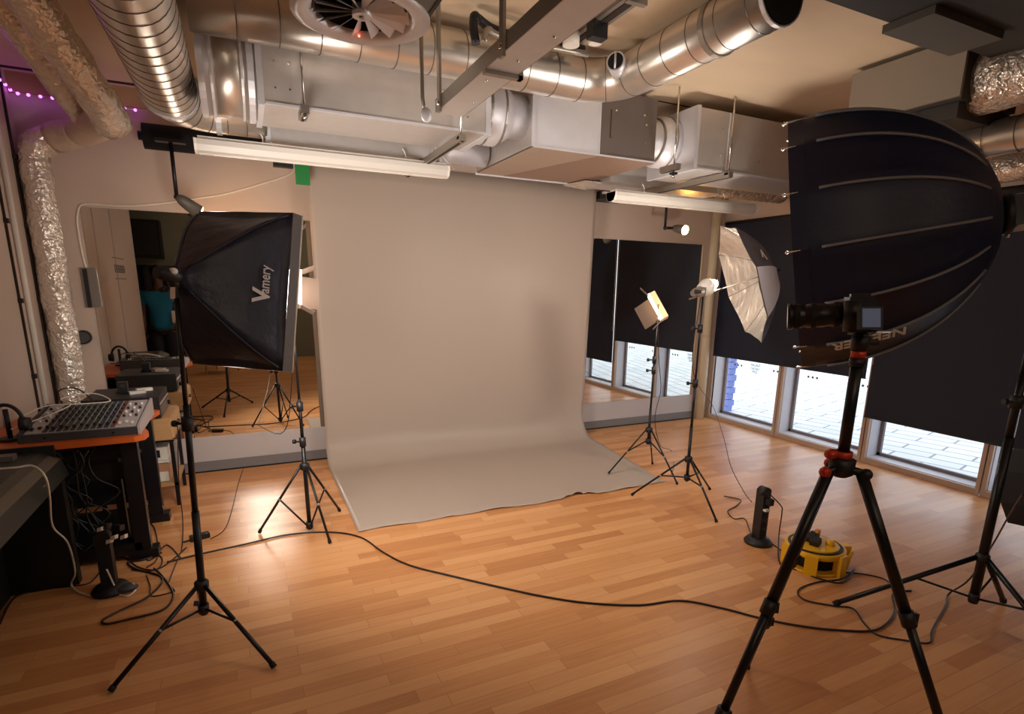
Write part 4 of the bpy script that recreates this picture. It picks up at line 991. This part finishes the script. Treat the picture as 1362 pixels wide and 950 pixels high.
cab('small round loop of cable in the heap near the desk', [(240,742),(222,725),(205,742),(196,745),(200,735),(215,742),(212,755),(196,760),(175,758)], .004)
cab('thin dark cable falling beside the foreground stand pole to the floor', [(242,728),(236,745),(225,775),(232,785),(228,788),(202,793),(200,780),(195,765)], .0035, extra0=[at(236,560,z=.62), at(238,640,z=.3), at(243,690,z=.1)])
cab('dark cable running left under the console', [(108,752),(70,768),(40,780),(15,800),(0,830)], .0045)
cab('second dark cable along the floor below the console', [(135,758),(120,775),(95,780),(50,785),(20,795),(5,815)], .004)
cab('white cable lying over the dark console and looping to the power tower on the floor', [(100,760,.12),(95,778,.02),(110,790),(140,793),(165,785),(178,778),(180,785),(170,793),(158,790),(150,775,.06),(142,758,.16)], .0045, 'wcable', extra0=[at(-5,624,z=.765), at(22,622,z=.765), at(44,620,z=.765), at(60,634,z=.74), at(66,660,z=.62), at(70,700,z=.4), at(90,722,z=.28)])
b0 = at(266,717,z=.0)
ad = thing('power_adapter', 'small black power adapter on the floor behind the foreground stand', 'adapter', b0); part('adapter_body', MB().obox(b0+V(.0,0,.016), V(.95,.3,0).normalized(), V(-.3,.95,0).normalized(), V(0,0,1), .055, .022, .016).bevel(.004), M['blackp'], ad)
part('cord_stub', MB().tube([b0+V(-.05,-.02,.012), b0+V(-.09,-.03,.008)], .005, 8), M['blackp'], ad)

# ------------------------------------------------------------------ left furniture
# dark console in the left foreground
t = thing('console_desk', 'dark console desk at the left edge in front of the orange topped desk', 'desk', (-6.38,-2.4,0))
part('top_board', MB().prism([V(XL+.02,-1.76,.735),V(-6.30,-1.76,.735),V(-6.22,-1.76,.69),V(-6.20,-1.76,.60),V(-6.23,-1.76,.57),V(XL+.02,-1.76,.57)], (0,-1.4,0)), M['console'], t)
part('end_panel', MB().box(-6.50,-6.215,-1.84,-1.78,0,.58), M['consoleblk'], t)
part('back_panel', MB().box(-6.60,-6.50,-3.16,-1.78,0,.58), M['consoleblk'], t)
part('end_panel', MB().box(-6.50,-6.215,-3.16,-3.10,0,.58), M['consoleblk'], t)
part('front_strip', MB().prism([V(-6.262,-1.80,.714),V(-6.218,-1.80,.690),V(-6.216,-1.80,.694),V(-6.260,-1.80,.718)], (0,-1.3,0)), mat('grey_strip', (84,80,74), .4), t, 'worn grey front strip')  # grey strip along the front edge of the top board
part('rear_ledge', MB().box(XL+.02,-6.24,-1.775,-1.755,.70,.765), M['blackp'], t)
part('label_badge', MB().obox((-6.212,-2.1,.645), V(0,1,0), V(.2,0,1).normalized(), V(1,0,-.2).normalized(), .018, .006, .001), M['galv'], t)
q = at(10,612,z=.735); solo('console_gadget', MB().obox(q+V(-.02,0,.012), V(1,0,0), V(0,1,0), V(0,0,1), .05, .03, .012).bevel(.004), M['galv_dark'], 'small grey gadget lying on the dark console at the left edge', 'gadget')
# mixer desk
zt = .76
t = thing('mixer_desk', 'desk with an orange wavy edged top and black frame under the mixing desk', 'desk', (-6.2,-1.4,0))
top = [V(XL+.01,-1.74,zt-.03),V(-6.25,-1.73,zt-.03),V(-5.90,-1.71,zt-.03),V(-5.855,-1.68,zt-.03),V(-5.845,-1.60,zt-.03),V(-5.90,-1.42,zt-.03),V(-5.915,-1.25,zt-.03),V(-5.88,-1.08,zt-.03),V(-5.86,-.98,zt-.03),V(-5.93,-.93,zt-.03),V(XL+.01,-.93,zt-.03)]
part('top_board', MB().prism(top, (0,0,.03)), M['orange'], t)
for y in (-1.60,-1.03):
    part('leg', MB().box(-5.985,-5.905,y-.03,y+.03,0,zt-.03), M['black'], t)
    part('foot_bar', MB().box(-6.02,-5.87,y-.045,y+.045,0,.055).bevel(.008), M['black'], t)
    part('leg', MB().box(-6.50,-6.43,y-.03,y+.03,0,zt-.03), M['black'], t)
part('cross_bar', MB().box(-6.50,-5.95,-1.63,-1.57,.03,.10), M['black'], t)
part('shelf', MB().box(-6.5,-5.98,-1.58,-1.03,.10,.12), M['black'], t)
part('back_panel', MB().box(-6.5,-5.99,-1.02,-1.0,.15,.7), M['blackp'], t)
for z in (.60,.475):
    rk = thing('rack_unit', 'silver rack unit with black knobs under the mixer desk, %s one' % ('upper' if z > .5 else 'lower'), 'audio rack unit', (-6.2,-1.3,z))
    part('chassis', MB().box(-6.42,-6.0,-1.54,-1.08,z,z+.10), M['blackp'], rk)
    part('faceplate', MB().box(-6.0,-5.99,-1.54,-1.08,z,z+.10), M['galv_dark' if z < .5 else 'galv'], rk)
    for k in range(5): part('knob', MB().tube([V(-5.99,-1.48+k*.09,z+.05), V(-5.97,-1.48+k*.09,z+.05)], .014, 12), M['blackp'], rk)
# unit supports (rails)
part('rack_rail', MB().box(-6.42,-6.36,-1.54,-1.08,.12,.475).box(-6.06,-6.02,-1.12,-1.08,.12,.475).box(-6.06,-6.02,-1.54,-1.50,.12,.475).box(-6.42,-6.02,-1.54,-1.08,.575,.60), M['black'], t)
# tangle of leads under the desk
tb = MB()
for k in range(14):
    x = -6.4+random.random()*.34; y = -1.70+random.random()*.08; pts = [V(x, y, .70)]
    for j in range(6): pts.append(V(x+(random.random()-.5)*.16, y+(random.random()-.5)*.06, .62-j*.10))
    tb.tube(smooth(pts, 4), .004, 5)
solo('lead_tangle', tb, M['lead'], 'tangle of grey and black leads hanging beneath the mixer desk', 'cables', kind='stuff')
# mixing desk
def mixer():
    x0, x1, y0, y1 = -6.40, -5.885, -1.66, -1.12
    t = thing('mixing_desk', 'grey audio mixing desk with rows of faders on the orange edged desk', 'audio mixer', (-6.14,-1.4,zt))
    bz0, bz1 = zt+.002, zt+.055
    part('chassis', MB().prism([V(x0,y0,bz0),V(x0,y1,bz0),V(x0,y1,bz1+.045),V(x0,y0,bz1-.012)], (x1-x0,0,0)).bevel(.003), M['mixer'], t)
    sl = (bz1+.045-(bz1-.012))/(y1-y0)
    def zz(y): return bz1-.012+(y-y0)*sl
    nn = V(0,-sl,1).normalized()
    def strip(xa, xb, ya, yb, m_, nm, h=.004):
        return part(nm, MB().prism([V(xa,ya,zz(ya)),V(xb,ya,zz(ya)),V(xb,yb,zz(yb)),V(xa,yb,zz(yb))], nn*h), m_, t)
    strip(x0+.01, x1-.01, y0+.015, y1-.01, M['mixtop'], 'faceplate', .003)
    xs = x0+.02; n = 16
    ms = ['mixtop','mixtop','mdark','mdark','mdark','mgreen','mgreen','mgreen','mgreen','mgreen','mblue','mblue','mred','mixtop','mixtop','mixtop']
    for k in range(n):
        xa = xs+k*.030; m_ = ms[k]
        if m_ != 'mixtop': strip(xa+.004, xa+.026, y0+.02, y1-.02, M[m_], 'channel_strip', .006)
        y = y0+.06+.04*((k*7) % 5)/5
        part('fader', MB().obox((xa+.015, y, zz(y)+.012), V(1,0,0), V(0,1,0), V(0,0,1), .006, .012, .006), M['blackp'] if k < 13 else M['white'], t)
        for j in range(4):
            y = y0+.20+j*.075; part('knob', MB().tube([V(xa+.015,y,zz(y)+.004), V(xa+.015,y,zz(y)+.018)], .007, 8), M[['white','blackp'][(k+j) % 2]] if k > 12 or k < 2 else M['mdark'], t)
    part('side_cheek', MB().prism([V(x1,y0-.006,bz0),V(x1,y1,bz0),V(x1,y1,bz1+.055),V(x1,y0-.006,bz1)], (.012,0,0)), M['mixtop'], t)
    part('side_cheek', MB().prism([V(x0-.012,y0-.006,bz0),V(x0-.012,y1,bz0),V(x0-.012,y1,bz1+.055),V(x0-.012,y0-.006,bz1)], (.012,0,0)), M['mixer'], t)
    for k in range(2): part('jack', MB().tube([V(x0+.1+k*.3,y0-.004,bz0+.02), V(x0+.1+k*.3,y0+.002,bz0+.02)], .007, 10), M['blackm'], t)
    b = [V(-6.42,-1.5,zt+.12), V(-6.35,-1.35,zt+.14), V(-6.2,-1.3,zt+.13), V(-6.08,-1.2,zt+.12), V(-6.18,-1.12,zt+.16), V(-6.32,-1.2,zt+.15), V(-6.25,-1.35,zt+.13), V(-6.45,-1.6,zt+.07)]
    solo('audio_lead', MB().tube(smooth(b,5), .0035, 6), M['wcable'], 'thin white lead lying across the left half of the mixing desk', 'cable')
    b = [V(-6.35,-.98,zt+.02), V(-6.38,-1.0,zt+.16), V(-6.28,-1.02,zt+.18), V(-6.2,-1.05,zt+.10), V(-6.22,-1.1,zt+.11)]
    solo('audio_lead', MB().tube(smooth(b,5), .004, 6), M['cable'], 'dark lead arching behind the mixing desk near the foil duct', 'cable')
mixer()
# power plug on wall behind mixer
q = at(82,533,wx=XL+.03); t = thing('wall_plug', 'black plug in a wall socket behind the mixing desk', 'plug', q); part('plug_body', MB().obox(q, V(1,0,0), V(0,1,0), V(0,0,1), .03, .03, .04).bevel(.008), M['blackp'], t); part('cord', MB().tube(smooth([q+V(.02,0,-.03), q+V(.05,.05,-.12), q+V(.04,.1,-.2)],4), .004, 6), M['cable'], t)
# headphones on stand, left edge
q = at(10,578,z=.80)
t = thing('headphones', 'black headphones on a stand at the left edge beside the mixing desk', 'headphones', V(q.x,q.y,.765))
part('stand_post', MB().tube([V(q.x,q.y+.03,.765), V(q.x,q.y+.03,.93)], .012, 10).tube([V(q.x,q.y+.03,.764),V(q.x,q.y+.03,.775)], .05, 20), M['blackp'], t)
part('headband', MB().tube([V(q.x-.07*math.cos(a), q.y+.02, .855+.10*math.sin(a)) for a in [k/14*PI for k in range(15)]], .010, 8), M['blackp'], t)
for s_ in (-1, 1): part('ear_cup', MB().tube([V(q.x+s_*.055,q.y+.02,.845), V(q.x+s_*.095,q.y+.02,.845)], [.042,.036], 20), M['blackp'], t)
# stool with drawer and black box
t = thing('side_table', 'small wooden drawer table on black metal legs in front of the left mirror', 'side table', (-6.1,-.4,0))
x0, x1, y0, y1 = -6.30, -5.83, -.78, -.30
part('drawer_box', MB().box(x0,x1,y0,y1,.50,.66).bevel(.004), M['wood'], t)
dr = part('drawer_front', MB().box(x1,x1+.012,y0+.01,y1-.01,.51,.65), M['palewood'], t)
part('handle', MB().tube([V(x1+.012,-.58,.585),V(x1+.03,-.58,.585),V(x1+.03,-.50,.585),V(x1+.012,-.50,.585)], .006, 8), M['blackp'], dr)
part('table_rail', MB().box(x0,x1+.005,y0,y1,.485,.50), M['black'], t)
for x, y in ((x0+.012,y0+.012),(x1-.012,y0+.012),(x0+.012,y1-.012),(x1-.012,y1-.012)): part('leg', MB().box(x-.012,x+.012,y-.012,y+.012,0,.485), M['black'], t)
part('lower_shelf', MB().box(x0,x1,y0,y1,.155,.175), M['wood'], t)
t = thing('storage_box', 'clear plastic box with copper coloured contents on the lower shelf of the side table', 'box', (-6,-.55,.175))
part('tub', MB().box(-6.12,-5.88,-.72,-.42,.177,.32).bevel(.006), mat('frosted_tub', (186,140,110), .3), t); part('lid', MB().box(-6.13,-5.87,-.73,-.41,.32,.335), M['white'], t)
part('white_item', MB().box(-5.95,-5.89,-.728,-.70,.18,.25), M['white'], t)
t = thing('clock_radio', 'small white device with a dark display on top of the clear storage box', 'clock radio', (-6,-.6,.335))
part('body', MB().box(-6.10,-5.88,-.70,-.50,.337,.43).bevel(.01), M['white'], t); part('display', MB().box(-6.02,-5.93,-.704,-.70,.355,.41), M['blackm'], t)
t = thing('amplifier_box', 'black box shaped amplifier on the wooden side table', 'amplifier', (-6.1,-.55,.66))
part('case', MB().box(-6.32,-5.88,-.80,-.34,.668,.82).bevel(.010), M['blackp'], t); part('top_trim', MB().box(-5.884,-5.874,-.79,-.35,.76,.768), M['galv'], t)
part('side_panel', MB().box(-5.885,-5.872,-.78,-.36,.685,.75), M['galv_dark'], t)
for s_ in (-.74,-.40): part('foot', MB().tube([V(-5.93,s_,.66),V(-5.93,s_,.669)], .02, 12), M['blackm'], t); part('foot', MB().tube([V(-6.26,s_,.66),V(-6.26,s_,.669)], .02, 12), M['blackm'], t)
part('control_knob', MB().tube([V(-5.872,-.45,.715),V(-5.855,-.45,.715)], .016, 12), M['blackm'], t)
for k, (dx, dy, lab) in enumerate(((0,0,'white card box lying on the black amplifier, rear one'),(-.03,-.10,'grey remote control lying on the black amplifier'))):
    solo('card_box' if k == 0 else 'remote_control', MB().obox((-6.0+dx,-.52+dy,.831), V(.9,.4,0).normalized(), V(-.4,.9,0).normalized(), V(0,0,1), .05, .02, .010).bevel(.003), M['white'] if k == 0 else M['galv'], lab, 'box' if k == 0 else 'remote')
t = thing('webcam', 'small black camera on a clip standing on the amplifier', 'webcam', (-6.12,-.55,.82)); part('body', MB().box(-6.15,-6.09,-.58,-.53,.835,.90).bevel(.008), M['blackp'], t); part('lens', MB().tube([V(-6.12,-.58,.87),V(-6.12,-.59,.87)], .015, 14), M['chrome'], t); part('clip', MB().box(-6.16,-6.08,-.57,-.53,.82,.836), M['blackm'], t)
# floor power tower left
c = at(148,786,z=0); t = tower(V(c.x,c.y,0), 'black upright power tower with white plugs on the floor below the mixer desk', .33)
for k, (px_, py_) in enumerate(((146,720),(152,715),(165,714),(134,704))):
    p = at(px_, py_, d=2.86); part('plug', MB().obox(p, RT*.8+UP*.3, UP, FW, .014, .010, .012), M['white'], t)
for k, (px_, py_) in enumerate(((125,712),(140,700),(157,702))): 
    p = at(px_, py_, d=2.88); part('plug', MB().obox(p, RT, UP, FW, .022, .014, .018).bevel(.004), M['blackp'], t)
solo('pedal_switch', MB().ball(at(168,782,z=.02), .05, 16, (1.1,.8,.4)), M['mixer'], 'small dark green foot switch beside the left power tower', 'switch')

# ------------------------------------------------------------------ things behind the camera, seen in the left mirror
def person():
    # stands beside the recess, facing right; visible only in the mirror
    B = V(-6.43,-4.75,0)
    t = thing('person', 'person in turquoise t-shirt and dark trousers standing behind, reflected in the left mirror', 'person', B)
    def skinmesh(name, verts, edges, m_, sub=2):
        me = bpy.data.meshes.new(name); me.from_pydata([v[0] for v in verts], edges, []); o = bpy.data.objects.new(name, me); COL.objects.link(o); o.parent = t
        me.materials.append(m_); sk = o.modifiers.new('skin', 'SKIN'); 
        for i, v in enumerate(verts): me.skin_vertices[0].data[i].radius = v[1]
        me.skin_vertices[0].data[0].use_root = True
        ss = o.modifiers.new('s', 'SUBSURF'); ss.levels = sub; ss.render_levels = sub; sk.use_smooth_shade = True; return o
    v = [((0,0,.98),(.15,.11)),((0,0,1.2),(.14,.10)),((0,0,1.40),(.17,.11)),((0,0.01,1.50),(.06,.06)),((0,.015,1.60),(.062,.07)),((0,.02,1.70),(.078,.095)),((0,.01,1.78),(.05,.06)),
         ((-.19,0,1.42),(.06,.06)),((-.24,.02,1.16),(.045,.045)),((-.23,.10,.92),(.035,.035)),((-.23,.14,.84),(.04,.022)),
         ((.19,0,1.42),(.06,.06)),((.24,.02,1.16),(.045,.045)),((.20,.16,.96),(.035,.035)),((.17,.22,.92),(.04,.022)),
         ((-.09,0,.88),(.10,.10)),((-.10,.02,.50),(.065,.07)),((-.10,-.01,.10),(.045,.05)),((-.10,.13,.035),(.045,.03)),
         ((.09,0,.88),(.10,.10)),((.10,.02,.50),(.065,.07)),((.10,-.01,.10),(.045,.05)),((.10,.13,.035),(.045,.03))]
    e = [(0,1),(1,2),(2,3),(3,4),(4,5),(5,6),(2,7),(7,8),(8,9),(9,10),(2,11),(11,12),(12,13),(13,14),(0,15),(15,16),(16,17),(17,18),(0,19),(19,20),(20,21),(21,22)]
    body = skinmesh('body', v, e, M['skin'])
    sh = skinmesh('t_shirt', [((0,0,.84),(.185,.14)),((0,0,1.2),(.162,.122)),((0,0,1.40),(.19,.128)),((0,0,1.46),(.12,.09)),((-.2,0,1.41),(.085,.08)),((-.245,.01,1.24),(.075,.072)),((.2,0,1.41),(.085,.08)),((.245,.01,1.24),(.075,.072))], [(0,1),(1,2),(2,3),(2,4),(4,5),(2,6),(6,7)], M['shirt'])
    skinmesh('trousers', [((0,0,1.0),(.16,.12)),((-.09,0,.86),(.115,.112)),((-.10,.02,.50),(.085,.088)),((-.10,0,.10),(.07,.075)),((.09,0,.86),(.115,.112)),((.10,.02,.50),(.085,.088)),((.10,0,.10),(.07,.075))], [(0,1),(1,2),(2,3),(0,4),(4,5),(5,6)], M['trouser'])
    part('hair', MB().ball(B+V(0,-.005,1.765), .098, 16, (.95,1.08,.85)), M['hair'], t)
    part('nose', MB().ball(B+V(0,.118,1.69), .016, 8, (.8,1,1.3)), M['skin'], t)
    for s_ in (-1, 1):
        part('eye', MB().ball(B+V(.03*s_,.10,1.715), .010, 8), M['white'], t); part('ear', MB().ball(B+V(.082*s_,.02,1.70), .022, 8, (.4,.8,1.2)), M['skin'], t)
        for k in range(4): part('finger', MB().tube([B+V((-.23 if s_ < 0 else .17)+(k-1.5)*.017, .15 if s_ < 0 else .235, .82 if s_ < 0 else .90), B+V((-.23 if s_ < 0 else .17)+(k-1.5)*.018, .165 if s_ < 0 else .27, .765 if s_ < 0 else .87)], [.009,.007], 8), M['skin'], t)
        part('thumb', MB().tube([B+V((-.20 if s_ < 0 else .14), .15 if s_ < 0 else .22, .84 if s_ < 0 else .92), B+V((-.185 if s_ < 0 else .125), .18 if s_ < 0 else .25, .80 if s_ < 0 else .915)], [.011,.008], 8), M['skin'], t)
    part('paper_badge', MB().box(B.x+.14,B.x+.19,B.y+.125,B.y+.132,1.0,1.18), M['white'], t)
person()
t = thing('wall_speaker', 'black box loudspeaker hung high on the rear wall, reflected in the left mirror', 'speaker', (-6.9,-7.9,2.2))
part('cabinet', MB().box(-7.35,-6.65,YR+.02,YR+.42,2.05,2.75).bevel(.02), M['blackm'], t); part('grille', MB().box(-7.30,-6.70,YR+.42,YR+.43,2.1,2.7), M['blackp'], t)
t = thing('rear_curtain', 'dark curtain on the rear wall, reflected in the left mirror', 'curtain', (-7,-8,0))
cb = MB(); n = 40; x0 = -7.9
poly = [V(x0+k*.036, YR+.05+.02*math.sin(k*1.1), .03) for k in range(n)]+[V(x0+k*.036, YR+.08+.02*math.sin(k*1.1), .03) for k in range(n-1,-1,-1)]
part('curtain_cloth', cb.prism(poly, (0,0,1.85)), M['blackm'], t); part('curtain_rail', MB().tube([V(x0,YR+.06,1.9),V(x0+1.45,YR+.06,1.9)], .015, 8), M['black'], t)
def chair(x, y, rz, label):
    t = thing('wooden_chair', label, 'chair', (x,y,0)); R_ = Matrix.Rotation(rz, 3, 'Z'); ax, ay, az = R_ @ V(1,0,0), R_ @ V(0,1,0), V(0,0,1); o_ = V(x,y,0)
    part('seat', MB().obox(o_+V(0,0,.44), ax, ay, az, .20, .20, .015).bevel(.006), M['palewood'], t)
    for i in (-1, 1):
        for j in (-1, 1): part('leg', MB().tube([o_+ax*(.17*i)+ay*(.17*j)+V(0,0,.43), o_+ax*(.20*i)+ay*(.20*j)], [.018,.014], 10), M['palewood'], t)
    part('backrest', MB().obox(o_+ay*.20+V(0,0,.78), ax, ay, az, .19, .012, .07).bevel(.005), M['palewood'], t)
    for i in (-1, 1): part('back_post', MB().tube([o_+ax*(.17*i)+ay*.18+V(0,0,.44), o_+ax*(.18*i)+ay*.20+V(0,0,.86)], .014, 8), M['palewood'], t)
chair(-5.75,-6.2,.4,'pale wooden chair behind the camera, left of the two reflected in the left mirror')
chair(-5.0,-6.9,-.5,'pale wooden chair behind the camera, right of the two reflected in the left mirror')

# ------------------------------------------------------------------ light
# added fill lights in batten form over the rear, brightening the foreground
batten(-5.6, -4.05, -6.5, 2.928, 'lit white batten light over the rear of the room, behind the camera, left one', (), 'e_batten')
batten(-3.0, -1.45, -6.5, 2.928, 'dimly lit white batten light over the rear of the room, right one', (), 'e_batten2')
W = bpy.data.worlds.new('world'); S.world = W; W.use_nodes = True
bg = W.node_tree.nodes['Background']; bg.inputs[0].default_value = lin((240,246,255)); bg.inputs[1].default_value = 1.25
vs = S.view_settings; vs.view_transform = 'Standard'; vs.look = 'None'; vs.gamma = 1; vs.use_curve_mapping = False; vs.exposure = 0.8

# repeated things carry a shared group phrase
GR = {'light_stand': 'black light stands around the room', 'wooden_chair': 'pale wooden chairs behind the camera',
      'batten_light': 'white batten lights under the ceiling', 'mains_plug': 'plugs on the cable reel', 'threaded_rod': 'threaded rods holding the ducts', 'support_strut': 'metal struts under the ducts',
      'foil_duct': 'foil wrapped ducts', 'spiral_duct': 'spiral ducts', 'rectangular_duct': 'galvanised rectangular ducts', 'floor_cable': 'cables on the floor', 'rack_unit': 'rack units under the mixer desk',
      'spot_lamp': 'ceiling spot lamps', 'led_panel_light': 'LED panel lights on stands', 'wall_mirror': 'mirrors on the back wall', 'power_tower': 'upright power towers', 'audio_lead': 'leads at the mixing desk'}
for o in bpy.data.objects:
    b = o.name.split('.')[0]
    if o.parent is None and b in GR and 'label' in o: o['group'] = GR[b]
